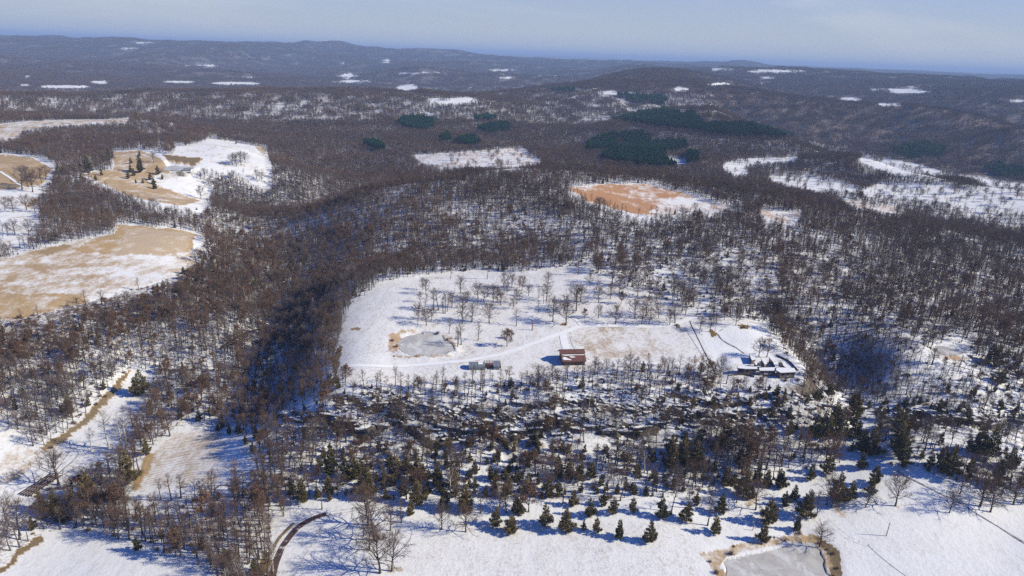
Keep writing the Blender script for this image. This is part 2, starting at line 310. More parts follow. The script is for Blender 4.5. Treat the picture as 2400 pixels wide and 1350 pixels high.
field([(640,1222),(680,1180),(900,1170),(1300,1172),(1560,1165),(1740,1135),(1700,1165),(1640,1205),(1500,1222),(1300,1222),(1100,1215),(960,1205),(790,1188),(690,1195)], .05, .10)
paint(CLEAN, [(690,1230),(700,1360),(640,1360),(1040,1360),(900,1250)], .6); paint(CLEAN, [(1960,1250),(2380,1230),(2400,1290),(2400,1360),(1980,1360)], .8)
paint(SPK, [(1000,1230),(1640,1220),(1640,1350),(960,1350)], .55)
for cx, cy, rx, ry in ((885,1263,16,8),(925,1335,22,8),(1765,1175,16,16),(1800,1215,14,20),(1975,1195,14,18),(2118,1185,18,8),(1675,1240,14,10),(1910,1210,18,8),(1800,1265,14,6),(1300,1170,30,6),(1380,1160,14,5),(1700,1130,60,8),(1560,1130,50,12),(2130,1130,12,6),(1200,1240,8,5),(1325,1245,9,5),(1520,1268,10,5),(1450,1258,10,5),(950,1190,12,6),(1010,1195,10,6),(1185,1240,8,4)): paint(GRA, ell(cx, cy, rx, ry), .5)
# thin opening under the power line and the clearings in it
paint(DEN, [(1985,930),(2040,990),(2100,1100),(2060,1090),(2010,1010),(1960,940)], .12)
# far snowfields on the hills
for cx, cy, rx, ry in ((418,192,44,2.2),(552,195,60,3),(155,203,58,3),(235,193,22,3),(815,178,28,6),(822,192,48,3.4),(983,172,52,3),(1170,165,42,2.4),(1285,178,36,2.2),(172,95,18,2),(300,114,28,3),(905,143,10,6),(1690,163,30,3),(1820,168,72,3.8),(1683,197,30,2.4),(1778,196,24,2),(1430,217,28,4),(1475,229,18,4),(1597,209,17,5),(1990,233,32,2.6),(2085,245,30,3.6),(2130,215,50,3),(2100,210,80,1.6),(2140,204,60,1.5),(1660,225,14,2),(645,179,14,2),(590,182,24,2),(800,148,8,2),(2030,173,14,1.4),(2385,236,20,3),(955,205,26,8),(1185,182,18,2),(60,200,12,3),(70,180,20,1.2),(2180,190,90,1),(440,155,30,2),(490,155,22,4),(340,100,30,1.5),(1625,181,40,2),(1480,182,18,2),(1800,182,20,3)):
    m = poly_mask(ell(cx, cy, rx, ry)); DEN[m] = .0 if ry > 2.1 else .15; LIT[m] = .05; GRA[m] = .08
# evergreen plantations
for pts in ([(935,292),(945,282),(985,276),(1012,285),(1016,302),(995,312),(955,308)], [(1120,308),(1150,298),(1190,296),(1195,310),(1150,320)], [(1065,343),(1080,332),(1110,330),(1126,342),(1100,350)], [(1030,330),(1050,320),(1058,335),(1040,342)],
            [(1448,282),(1500,270),(1560,262),(1620,268),(1642,290),(1650,312),(1600,308),(1500,295)], [(1640,300),(1700,298),(1780,300),(1845,318),(1840,328),(1760,326),(1660,318)], [(1458,226),(1500,226),(1555,236),(1550,244),(1490,240)], [(1568,243),(1586,245),(1580,249)],
            [(1378,345),(1400,328),(1440,322),(1445,345),(1420,358),(1380,362)], [(1440,322),(1500,318),(1525,328),(1520,345),(1470,345)], [(1410,375),(1440,355),(1500,345),(1600,338),(1612,352),(1560,362),(1555,380),(1590,398),(1510,400),(1430,385)],
            [(1604,372),(1622,366),(1637,374),(1634,388),(1608,390)], [(2105,350),(2130,340),(2170,338),(2205,350),(2200,366),(2150,372),(2110,362)], [(2280,396),(2330,392),(2400,404),(2400,420),(2330,410)], [(1120,285),(1140,274),(1165,274),(1165,284)], [(1300,210),(1344,212),(1340,218),(1305,217)],
            [(855,342),(880,340),(905,355),(880,358)]):
    m = poly_mask(pts); PIN[m] = 1; DEN[m] = 1.3; LIT[m] = .5
paint(PIN, [(1440,322),(1500,318),(1525,328),(1520,345),(1470,345)], .5); paint(DEN, ell(1597,267,12,4), .0); paint(DEN, ell(1590,378,30,6), .0); paint(PIN, ell(1590,378,30,6), .0); paint(PIN, ell(1600,268,12,4), 0)

def look(A, px, py):
    ix = np.clip(np.nan_to_num(px, nan=1200.) * .5, 0, MW - 1).astype(int); iy = np.clip(np.nan_to_num(py, nan=1340.) * .5, 0, MH - 1).astype(int)
    return A[iy, ix]
PXG, PYG = project(XX, YY, ZZ)
# relief a little livelier away from the fields
fld = look(DEN, PXG, PYG)
ZZ += _near * sst(fld, .3, .7) * 1.0

# the bluff: a rock step in the slope, crooked along its length
def bluff(pts, hgt, tail):
    hs = [hit(*p) for p in pts]; tt = np.array([math.atan2(p[0], p[1]) for p in hs]); rl = np.array([math.hypot(p[0], p[1]) for p in hs]); o_ = np.argsort(tt); tt = tt[o_]; rl = rl[o_]
    R0 = np.interp(TT, tt, rl); ex = XX * .05; R0 = R0 + (fbm(XX * .06, YY * 0, 4, 171) - .5) * 16 + (fbm(XX * .25, YY * 0, 2, 172) - .5) * 3
    inside = sst(TT, tt[0], tt[0] + .03) * (1 - sst(TT, tt[-1] - .03, tt[-1])); hv = hgt * (.45 + 1.1 * fbm(XX * .05, YY * 0, 3, 173)) * inside
    u = RR - R0; return hv * (sst(u, -.9, .9) - 1) * sst(u, -tail, -.9) + hv * .25 * sst(u, -.9, .9) * (1 - sst(u, 1, 10))
ZZ += bluff([(655,985),(760,990),(850,1003),(925,990),(1010,1008),(1140,998),(1260,1005),(1380,1003),(1480,1006),(1600,992),(1740,968),(1850,970)], 2.6, 26)
ZZ += bluff([(760,945),(900,955),(1100,962),(1300,955),(1500,962),(1700,945),(1850,935)], 1.1, 15)
ZZ += bluff([(2110,955),(2200,978),(2300,992),(2400,985)], 2.8, 20)
# ponds: level beds cut into the ground
PONDS = {}
def make_pond(key, pts, zoff, rim):
    hs = [hit(*p) for p in pts]; z = float(np.mean([h[2] for h in hs])) + zoff
    P = np.array([at_pixel(px, py, z) for px, py in pts]); P = np.concatenate([[P[i] * (1 - t) + P[(i + 1) % len(P)] * t for t in (0, .33, .67)] for i in range(len(P))]); P = P + np.stack([vnoise(P[:, 0] * .35, P[:, 1] * .35, 5) - .5, vnoise(P[:, 0] * .35, P[:, 1] * .35, 6) - .5], 1) * 2.6; PONDS[key] = (P, z)
    cx, cy = P.mean(0); R = np.hypot(*(P - P.mean(0)).T).max() + rim + 5
    near = (np.hypot(XX - cx, YY - cy) < R); x = XX[near]; y = YY[near]
    ins = np.zeros(x.shape, bool); dd = np.full(x.shape, 1e9)
    for a in range(len(P)):
        (xa, ya), (xb, yb) = P[a - 1], P[a]
        if ya != yb: ins ^= ((ya > y) != (yb > y)) & (x < (xb - xa) * (y - ya) / (yb - ya) + xa)
        t = np.clip(((x - xa) * (xb - xa) + (y - ya) * (yb - ya)) / ((xb - xa) ** 2 + (yb - ya) ** 2 + 1e-9), 0, 1)
        dd = np.minimum(dd, np.hypot(x - xa - t * (xb - xa), y - ya - t * (yb - ya)))
    zg = ZZ[near]; k = sst(dd, 1.0, rim)
    out = (z + .35) * (1 - k) + zg * k; lip = z - .5 + .85 * sst(dd, 0, 1.2)
    ZZ[near] = np.where(ins, z - .5, np.where(dd < 1.2, lip, out))
def level(pts, py0, dz, rim):
    z = hit(*py0)[2] + dz; P = np.array([at_pixel(px, py, z) for px, py in pts]); cx, cy = P.mean(0); R = np.hypot(*(P - P.mean(0)).T).max() + rim + 5
    near = (np.hypot(XX - cx, YY - cy) < R); x = XX[near]; y = YY[near]; ins = np.zeros(x.shape, bool); dd = np.full(x.shape, 1e9)
    for a in range(len(P)):
        (xa, ya), (xb, yb) = P[a - 1], P[a]
        if ya != yb: ins ^= ((ya > y) != (yb > y)) & (x < (xb - xa) * (y - ya) / (yb - ya) + xa)
        t = np.clip(((x - xa) * (xb - xa) + (y - ya) * (yb - ya)) / ((xb - xa) ** 2 + (yb - ya) ** 2 + 1e-9), 0, 1); dd = np.minimum(dd, np.hypot(x - xa - t * (xb - xa), y - ya - t * (yb - ya)))
    k = np.where(ins, 0, sst(dd, 0, rim)); ZZ[near] = z * (1 - k) + ZZ[near] * k; return z
HOUSE_Z = level([(1722,826),(1800,824),(1850,836),(1880,868),(1874,884),(1800,882),(1720,872)], (1790,868), 0, 9)
make_pond('a', [(936,806),(942,795),(960,787),(985,782),(1010,783),(1030,789),(1045,801),(1060,814),(1058,822),(1035,829),(1000,833),(960,831),(938,821)], 0, 7)
make_pond('b', [(1697,1322),(1745,1308),(1790,1298),(1830,1287),(1862,1276),(1890,1273),(1912,1290),(1925,1315),(1938,1352),(1900,1400),(1800,1400),(1730,1375),(1708,1350)], -.6, 9)
make_pond('c', [(2182,818),(2200,812),(2235,816),(2255,824),(2240,832),(2205,830)], 0, 6)
make_pond('d', [(382,392),(400,388),(450,390),(452,396),(420,400),(388,399)], 0, 9)
PXG, PYG = project(XX, YY, ZZ)
for e in (ell(922,803,14,24,.3), ell(975,780,55,5), ell(990,836,72,4), ell(1052,800,10,20,-.6)): paint(GRA, e, .7)
paint(ORA, ell(922,803,18,30), .6)
for e in ([(1640,1295),(1700,1283),(1800,1262),(1880,1250),(1925,1256),(1962,1290),(1978,1360),(1945,1360),(1925,1310),(1900,1272),(1860,1268),(1790,1286),(1700,1306),(1690,1330),(1720,1360),(1690,1360)],): paint(GRA, e, .68)
paint(GRA, [(1900,1250),(1925,1256),(1962,1290),(1978,1360),(1955,1360),(1935,1300)], 1.1)
paint(GRA, ell(2230,838,40,7,.1), .62); paint(ORA, ell(2230,838,40,9,.1), .5); paint(DEN, ell(2225,826,48,16), .0)

# ------------------------------------------------------------------ materials
def newmat(name):
    m = bpy.data.materials.new(name); m.use_nodes = True; n = m.node_tree; b = n.nodes['Principled BSDF']; b.inputs['Specular IOR Level'].default_value = .25
    return m, n, b
def N(n, t, **k):
    o = n.nodes.new(t)
    for a, v in k.items(): setattr(o, a, v)
    return o
def noise(n, vec, scale, detail=4, rough=.55, dist=0):
    o = N(n, 'ShaderNodeTexNoise'); o.inputs['Scale'].default_value = scale; o.inputs['Detail'].default_value = detail; o.inputs['Roughness'].default_value = rough; o.inputs['Distortion'].default_value = dist
    n.links.new(vec, o.inputs['Vector']); return o.outputs['Fac']
def mapping(n, vec, scale=(1, 1, 1), rot=(0, 0, 0)):
    o = N(n, 'ShaderNodeMapping'); o.inputs['Scale'].default_value = scale; o.inputs['Rotation'].default_value = rot; n.links.new(vec, o.inputs['Vector']); return o.outputs[0]
def math_(n, op, a, b=None, c=None, clamp=False):
    o = N(n, 'ShaderNodeMath', operation=op, use_clamp=clamp)
    for i, v in enumerate((a, b, c)):
        if v is None: continue
        if isinstance(v, (int, float)): o.inputs[i].default_value = v
        else: n.links.new(v, o.inputs[i])
    return o.outputs[0]
def mrange(n, v, a, b, c=0, d=1):
    o = N(n, 'ShaderNodeMapRange', clamp=True); n.links.new(v, o.inputs[0])
    for i, x in enumerate((a, b, c, d)): o.inputs[i + 1].default_value = x
    return o.outputs[0]
def mix(n, f, a, b):
    o = N(n, 'ShaderNodeMixRGB')
    for i, v in enumerate((f, a, b)):
        if isinstance(v, (int, float)): o.inputs[i].default_value = v
        elif isinstance(v, tuple): o.inputs[i].default_value = v + (1,)
        else: n.links.new(v, o.inputs[i])
    return o.outputs[0]
def attr(n, name):
    o = N(n, 'ShaderNodeAttribute', attribute_name=name); return o.outputs['Fac']
def simple(name, col, col2=None, scale=1.0, rough=.8, spec=.2, rnd=0.0, bump=0, stretch=(1, 1, 1)):
    m, n, b = newmat(name); tc = N(n, 'ShaderNodeTexCoord').outputs['Object']
    f = noise(n, mapping(n, tc, stretch), scale, 4); f = mrange(n, f, .35, .65)
    if rnd:
        oi = N(n, 'ShaderNodeObjectInfo').outputs['Random']; f = math_(n, 'ADD', math_(n, 'MULTIPLY', f, 1 - rnd), math_(n, 'MULTIPLY', oi, rnd))
    n.links.new(mix(n, f, col, col2 or col), b.inputs['Base Color']); b.inputs['Roughness'].default_value = rough; b.inputs['Specular IOR Level'].default_value = spec
    if bump:
        bp = N(n, 'ShaderNodeBump'); bp.inputs['Strength'].default_value = bump; n.links.new(f, bp.inputs['Height']); n.links.new(bp.outputs[0], b.inputs['Normal'])
    return m
SNOW = (.80, .80, .815)
def ground_mat():
    m, n, b = newmat('snowy_ground'); tc = N(n, 'ShaderNodeTexCoord').outputs['Object']
    g = attr(n, 'grass'); li = attr(n, 'litter'); ora = attr(n, 'orange'); spk = attr(n, 'speckle'); row = attr(n, 'rows'); cl = attr(n, 'clean'); fw = attr(n, 'farwood')
    big = noise(n, tc, .03, 8, .62, .5); fine = noise(n, tc, .6, 5, .65); med = noise(n, mapping(n, tc, (1, .55, 1), (0, 0, .5)), .16, 6, .65)
    vf = noise(n, tc, 1.7, 4, .7)
    # snow, slightly uneven
    snow = mix(n, mrange(n, big, .3, .7), (.74, .735, .75), SNOW)
    snow = mix(n, math_(n, 'MULTIPLY', mrange(n, med, .5, .75), .25), snow, (.66, .64, .63))
    # dry grass showing through
    pat = math_(n, 'ADD', math_(n, 'MULTIPLY', math_(n, 'SUBTRACT', big, .5), 1.5), math_(n, 'MULTIPLY', math_(n, 'SUBTRACT', med, .5), 1.3))
    pat = math_(n, 'ADD', pat, math_(n, 'MULTIPLY', math_(n, 'SUBTRACT', fine, .5), .9))
    gv = math_(n, 'ADD', g, math_(n, 'MULTIPLY', pat, mrange(n, g, 0, .3, .1, 1)))
    gf = mrange(n, gv, .34, .80)
    wv = N(n, 'ShaderNodeTexWave', wave_type='BANDS', bands_direction='Y'); wv.inputs['Scale'].default_value = .30; wv.inputs['Distortion'].default_value = 9; wv.inputs['Detail'].default_value = 2; wv.inputs['Detail Scale'].default_value = .25
    n.links.new(mapping(n, tc, (1, 1, 1), (0, 0, .22)), wv.inputs['Vector'])
    rw = math_(n, 'MULTIPLY', row, mrange(n, wv.outputs['Fac'], .4, .8)); gf = math_(n, 'SUBTRACT', gf, math_(n, 'MULTIPLY', rw, .75), clamp=True)
    gc = mix(n, mrange(n, fine, .35, .65), (.35, .22, .10), (.53, .37, .18)); gc = mix(n, mrange(n, big, .45, .7), gc, (.36, .245, .135)); gc = mix(n, mrange(n, g, .97, 1.05), gc, mix(n, mrange(n, vf, .35, .65), (.11, .075, .03), (.25, .175, .08)))
    oc = mix(n, mrange(n, fine, .35, .65), (.36, .165, .065), (.50, .265, .12)); gc = mix(n, ora, gc, oc)
    c = mix(n, gf, snow, gc)
    # stubble and weed specks
    sp = math_(n, 'MULTIPLY', mrange(n, vf, .53, .60), math_(n, 'MULTIPLY', spk, mrange(n, med, .35, .6)))
    sp = math_(n, 'ADD', sp, math_(n, 'MULTIPLY', mrange(n, vf, .66, .72), math_(n, 'SUBTRACT', .5, math_(n, 'MULTIPLY', cl, .5))), clamp=True)
    c = mix(n, math_(n, 'MULTIPLY', math_(n, 'MULTIPLY', spk, mrange(n, big, .3, .7)), .42), c, (.60, .53, .46)); c = mix(n, math_(n, 'MULTIPLY', sp, .8), c, (.27, .19, .13))
    c = mix(n, math_(n, 'MULTIPLY', math_(n, 'MULTIPLY', mrange(n, fine, .50, .60), spk), math_(n, 'MULTIPLY', mrange(n, med, .3, .6), .62)), c, (.36, .29, .22))
    # leaf litter, brush and bare earth under the woods
    lv = math_(n, 'ADD', li, math_(n, 'ADD', math_(n, 'MULTIPLY', math_(n, 'SUBTRACT', fine, .5), 1.6), math_(n, 'MULTIPLY', math_(n, 'SUBTRACT', big, .5), .9)))
    lf = math_(n, 'MULTIPLY', mrange(n, lv, .35, .75), mrange(n, li, .02, .2))
    c = mix(n, lf, c, mix(n, mrange(n, vf, .4, .6), (.085, .062, .055), (.185, .13, .105)))
    # woods too far off to be built tree by tree
    fn = noise(n, mapping(n, tc, (1, .35, 1)), .012, 10, .7); fn2 = noise(n, tc, .0022, 5, .6)
    fs = mrange(n, math_(n, 'ADD', math_(n, 'MULTIPLY', fn, .6), math_(n, 'MULTIPLY', fn2, .4)), .50, .62, 0, .5)
    wc = mix(n, fs, (.075, .062, .062), (.42, .42, .44))
    c = mix(n, fw, c, wc)
    ge = N(n, 'ShaderNodeNewGeometry'); sx = N(n, 'ShaderNodeSeparateXYZ'); n.links.new(ge.outputs['True Normal'], sx.inputs[0])
    steep = mrange(n, math_(n, 'ADD', sx.outputs[2], math_(n, 'MULTIPLY', math_(n, 'SUBTRACT', fine, .5), .35)), .70, .84, 1, 0)
    c = mix(n, math_(n, 'MULTIPLY', steep, math_(n, 'SUBTRACT', 1, fw)), c, mix(n, mrange(n, vf, .35, .65), (.05, .04, .033), (.17, .135, .11)))
    n.links.new(c, b.inputs['Base Color']); b.inputs['Roughness'].default_value = .75; b.inputs['Specular IOR Level'].default_value = .15
    bp = N(n, 'ShaderNodeBump'); bp.inputs['Strength'].default_value = .5; bp.inputs['Distance'].default_value = .35
    n.links.new(math_(n, 'ADD', fine, math_(n, 'MULTIPLY', med, 1.5)), bp.inputs['Height']); n.links.new(bp.outputs[0], b.inputs['Normal'])
    return m
M = {}
M['ground'] = ground_mat()
def snowtop(name, c1, c2, lo=.45, hi=.75, scale=1.0):
    m, n, b = newmat(name); tc = N(n, 'ShaderNodeTexCoord').outputs['Object']; ge = N(n, 'ShaderNodeNewGeometry')
    sx = N(n, 'ShaderNodeSeparateXYZ'); n.links.new(ge.outputs['Normal'], sx.inputs[0])
    f = noise(n, tc, scale, 5, .65); base = mix(n, mrange(n, f, .35, .65), c1, c2)
    z = math_(n, 'ADD', sx.outputs[2], math_(n, 'MULTIPLY', math_(n, 'SUBTRACT', f, .5), .6))
    n.links.new(mix(n, mrange(n, z, lo, hi), base, SNOW), b.inputs['Base Color']); b.inputs['Roughness'].default_value = .85
    return m
M['bark'] = simple('bark', (.07, .054, .045), (.16, .125, .10), 1.2, .9, .1, .55)
M['twig'] = simple('twig', (.100, .070, .056), (.215, .152, .118), .5, .9, .05, .75)
M['pale_bark'] = simple('pale_bark', (.30, .27, .23), (.55, .52, .47), .8, .8, .15, .3)
def wood_mat(name, dark, grey, brown):
    m, n, b = newmat(name); oi = N(n, 'ShaderNodeObjectInfo'); st = noise(n, oi.outputs['Location'], .011, 3, .6)
    c = mix(n, mrange(n, math_(n, 'ADD', st, math_(n, 'MULTIPLY', math_(n, 'SUBTRACT', oi.outputs['Random'], .5), .35)), .38, .62), grey, brown); tc = N(n, 'ShaderNodeTexCoord').outputs['Object']
    c = mix(n, mrange(n, math_(n, 'ADD', math_(n, 'MULTIPLY', noise(n, tc, .6, 3), .6), math_(n, 'MULTIPLY', oi.outputs['Random'], .4)), .3, .75, 0, .7), c, dark)
    n.links.new(c, b.inputs['Base Color']); b.inputs['Roughness'].default_value = .9; b.inputs['Specular IOR Level'].default_value = .05; return m
M['twig'] = wood_mat('twig', (.06, .042, .037), (.155, .118, .108), (.235, .140, .088))
M['bark'] = wood_mat('bark', (.042, .031, .027), (.105, .088, .08), (.14, .093, .064))
M['dry_leaf'] = simple('dry_leaf', (.11, .062, .042), (.20, .115, .07), .6, .9, .05, .5)
M['cedar'] = simple('cedar_foliage', (.055, .064, .026), (.23, .165, .075), .55, .85, .1, .55)
M['pine'] = simple('pine_foliage', (.012, .055, .028), (.03, .11, .045), .4, .85, .1, .5)
M['rock'] = snowtop('ledge_rock', (.06, .048, .04), (.20, .16, .13), .62, .92, .9)
M['brush'] = simple('brush_stems', (.12, .075, .05), (.30, .19, .11), .7, .9, .05, .6)
M['red_roof'] = simple('rust_red_roof', (.13, .055, .043), (.19, .09, .07), 1.0, .5, .3, 0, 0, (4, .3, 1))
M['snow'] = simple('lying_snow', (.74, .74, .755), SNOW, .8, .7, .15)
M['grey_metal'] = simple('ribbed_metal', (.11, .13, .155), (.24, .265, .30), 3.0, .45, .4, 0, 0, (1.6, .05, .05))
M['wood'] = simple('weathered_wood', (.09, .055, .04), (.20, .13, .09), 2, .85, .1)
M['stone'] = simple('house_stone', (.11, .085, .07), (.26, .21, .17), 1.2, .85, .15)
M['fascia'] = simple('dark_fascia', (.05, .035, .035), (.09, .06, .055), 1, .6, .3)
M['glass'] = simple('window_glass', (.02, .03, .045), (.03, .04, .06), 1, .08, .6)
M['white_wall'] = simple('white_siding', (.62, .62, .6), (.75, .75, .73), 1, .7, .2)
M['grey_roof'] = simple('grey_shingle', (.16, .16, .17), (.24, .24, .25), 1, .8, .2)
M['steel'] = simple('mast_steel', (.12, .12, .13), (.2, .2, .21), 1, .5, .4)
M['earth'] = simple('wet_earth', (.085, .045, .035), (.19, .105, .075), .9, .7, .3, 0, .2)
M['ditch'] = simple('ditch_earth', (.10, .085, .08), (.45, .42, .40), .9, .8, .2)
def ice_mat():
    m, n, b = newmat('pond_ice'); tc = N(n, 'ShaderNodeTexCoord').outputs['Object']
    f = noise(n, tc, .07, 6, .55, 1.5); g = noise(n, tc, .5, 4, .6)
    c = mix(n, mrange(n, f, .38, .66), (.42, .395, .365), (.57, .545, .51)); c = mix(n, mrange(n, f, .48, .50), c, mix(n, .4, c, (.50, .485, .465)))
    c = mix(n, math_(n, 'MULTIPLY', mrange(n, noise(n, mapping(n, tc, (1, .6, 1)), .16, 6, .7, .8), .50, .60), .65), c, (.70, .69, .68)); c = mix(n, math_(n, 'MULTIPLY', mrange(n, g, .6, .75), .3), c, (.62, .61, .6)); cr = N(n, 'ShaderNodeTexVoronoi', feature='DISTANCE_TO_EDGE'); cr.inputs['Scale'].default_value = .12; n.links.new(tc, cr.inputs['Vector']); c = mix(n, mrange(n, cr.outputs['Distance'], .0, .012, .5, 0), c, (.22, .22, .22))
    n.links.new(c, b.inputs['Base Color']); b.inputs['Roughness'].default_value = .38; b.inputs['Specular IOR Level'].default_value = .35
    return m
M['ice'] = ice_mat()

# ------------------------------------------------------------------ tags and mesh helpers
def tag(o, label=None, cat=None, group=None, kind=None):
    if label: o['label'] = label
    if cat: o['category'] = cat
    if group: o['group'] = group
    if kind: o['kind'] = kind
    return o
def np_mesh(name, v, f, mats, mi=None, smooth=False):
    """v: (n,3) array, f: list of (k,3|4) arrays of faces"""
    me = bpy.data.meshes.new(name); v = np.asarray(v, np.float32); me.vertices.add(len(v)); me.vertices.foreach_set('co', v.ravel())
    idx = np.concatenate([np.asarray(a).ravel() for a in f]).astype(np.int32); sz = np.concatenate([np.full(len(a), np.shape(a)[1]) for a in f])
    st = np.concatenate([[0], np.cumsum(sz)[:-1]]).astype(np.int32)
    me.loops.add(len(idx)); me.loops.foreach_set('vertex_index', idx); me.polygons.add(len(sz)); me.polygons.foreach_set('loop_start', st)
    for m in mats: me.materials.append(m)
    if mi is not None: me.polygons.foreach_set('material_index', np.asarray(mi, np.int32))
    if smooth: me.polygons.foreach_set('use_smooth', np.ones(len(sz), bool))
    me.update(); return me
def link(name, me, parent=None, loc=None, rotz=0):
    o = bpy.data.objects.new(name, me); C.objects.link(o)
    if parent is not None: o.parent = parent
    if loc is not None: o.location = loc
    o.rotation_euler = (0, 0, rotz); return o
class MB:                                # box / bar collector
    def __init__(s): s.v = []; s.f = []
    def add(s, vs, fs):
        k = len(s.v); s.v += [tuple(p) for p in vs]; s.f += [tuple(i + k for i in q) for q in fs]
    def box(s, x0, x1, y0, y1, z0, z1):
        s.add([(x, y, z) for z in (z0, z1) for y in (y0, y1) for x in (x0, x1)], [(0, 2, 3, 1), (4, 5, 7, 6), (0, 1, 5, 4), (2, 6, 7, 3), (0, 4, 6, 2), (1, 3, 7, 5)])
    def prism(s, prof, x0, x1):          # profile in yz extruded along x
        n = len(prof); s.add([(x0, y, z) for y, z in prof] + [(x1, y, z) for y, z in prof], [tuple(range(n))[::-1], tuple(range(n, 2 * n))] + [(i, (i + 1) % n, (i + 1) % n + n, i + n) for i in range(n)])
    def bar(s, a, b, r0, r1=None, k=5):
        r1 = r0 if r1 is None else r1; a = Vector(a); b = Vector(b); d = (b - a).normalized(); u = d.orthogonal().normalized(); w = d.cross(u)
        vs = [a + (u * math.cos(t) + w * math.sin(t)) * r0 for t in [2 * math.pi * i / k for i in range(k)]] + [b + (u * math.cos(t) + w * math.sin(t)) * r1 for t in [2 * math.pi * i / k for i in range(k)]]
        s.add(vs, [(i, (i + 1) % k, (i + 1) % k + k, i + k) for i in range(k)] + [tuple(range(k))[::-1], tuple(range(k, 2 * k))])
    def build(s, name, m, parent=None, loc=None, rotz=0):
        me = bpy.data.meshes.new(name); me.from_pydata(s.v, [], s.f); me.materials.append(m); me.update(); return link(name, me, parent, loc, rotz)
def empty(name, loc, rz=0):
    o = bpy.data.objects.new(name, None); C.objects.link(o); o.location = loc; o.rotation_euler = (0, 0, rz); o.empty_display_size = 1; return o

# ------------------------------------------------------------------ the ground sheet
nr, nt = ZZ.shape
_a = np.arange(nr * nt).reshape(nr, nt)
q = np.stack([_a[:-1, :-1], _a[1:, :-1], _a[1:, 1:], _a[:-1, 1:]], -1).reshape(-1, 4)
gm = np_mesh('ground', np.stack([XX, YY, ZZ], -1).reshape(-1, 3), [q[:, ::-1]], [M['ground']], smooth=True)
jx = (fbm(XX * .05, YY * .05, 3, 91) - .5); jy = (fbm(XX * .05 + 40, YY * .05, 3, 92) - .5)
_jp = np.clip(FPX * 7 / RR, .5, 26)
_hf = np.clip(FPX * 3.2 / RR, 0, 24) * (RR < 1500); LX, LY = PXG + jx * _jp + (fbm(XX * .3, YY * .3, 3, 95) - .5) * _hf, PYG + jy * _jp * .5 + (fbm(XX * .3 + 9, YY * .3, 3, 96) - .5) * _hf * .6
out = (abs(TT) > R_(44)) | ~np.isfinite(PXG)
def gattr(name, A, far=None):
    v = look(A, LX, LY); v = np.where(out, 0 if far is None else far, v)
    a = gm.attributes.new(name, 'FLOAT', 'POINT'); a.data.foreach_set('value', v.astype(np.float32).ravel()); return v
gattr('grass', GRA, .05); gattr('orange', ORA); gattr('speckle', SPK); gattr('rows', ROW); gattr('clean', CLEAN)
_lt = look(LIT, LX, LY); _lt = np.where(out, .2, _lt + np.where(_lt > .3, .22 * sst(RR, 600, 2400), 0)); a = gm.attributes.new('litter', 'FLOAT', 'POINT'); a.data.foreach_set('value', _lt.astype(np.float32).ravel())
_dn = look(DEN, LX, LY)
FARW = sst(_dn, .2, .6) * sst(RR, 3200, 8500) * .85
a = gm.attributes.new('farwood', 'FLOAT', 'POINT'); a.data.foreach_set('value', np.where(out, .7 * sst(RR, 500, 1500), FARW).astype(np.float32).ravel())
ground = link('ground', gm); tag(ground, kind='structure')

# ------------------------------------------------------------------ tree shapes
class TB:
    def __init__(s): s.v = []; s.tri = []; s.quad = []; s.n = 0
    def seg(s, a, b, r0, r1, k=3):
        d = b - a; d = d / (np.linalg.norm(d) + 1e-9); u = np.cross(d, [0.3, .2, .9]); u /= np.linalg.norm(u) + 1e-9; w = np.cross(d, u)
        t = np.arange(k) * 2 * math.pi / k; ring = np.cos(t)[:, None] * u + np.sin(t)[:, None] * w
        s.v.append(np.concatenate([a + ring * r0, b + ring * r1])); i = np.arange(k); j = (i + 1) % k
        s.quad.append(np.stack([i, j, j + k, i + k], 1) + s.n); s.n += 2 * k
    def twigs(s, A, D, L_, wd, r):       # many thin pointed twigs at once
        m = len(A); P = r.normal(size=(m, 3)); S = np.cross(D, P); S /= np.linalg.norm(S, axis=1, keepdims=True) + 1e-9
        v = np.stack([A - S * wd[:, None] / 2, A + S * wd[:, None] / 2, A + D * L_[:, None]], 1).reshape(-1, 3)
        s.v.append(v); s.tri.append(np.arange(3 * m).reshape(m, 3) + s.n); s.n += 3 * m
    def mesh(s, name, mat):
        f = ([np.concatenate(s.quad)] if s.quad else []) + ([np.concatenate(s.tri)] if s.tri else [])
        return np_mesh(name, np.concatenate(s.v), f, [mat])
def unit(v): return v / (np.linalg.norm(v) + 1e-9)
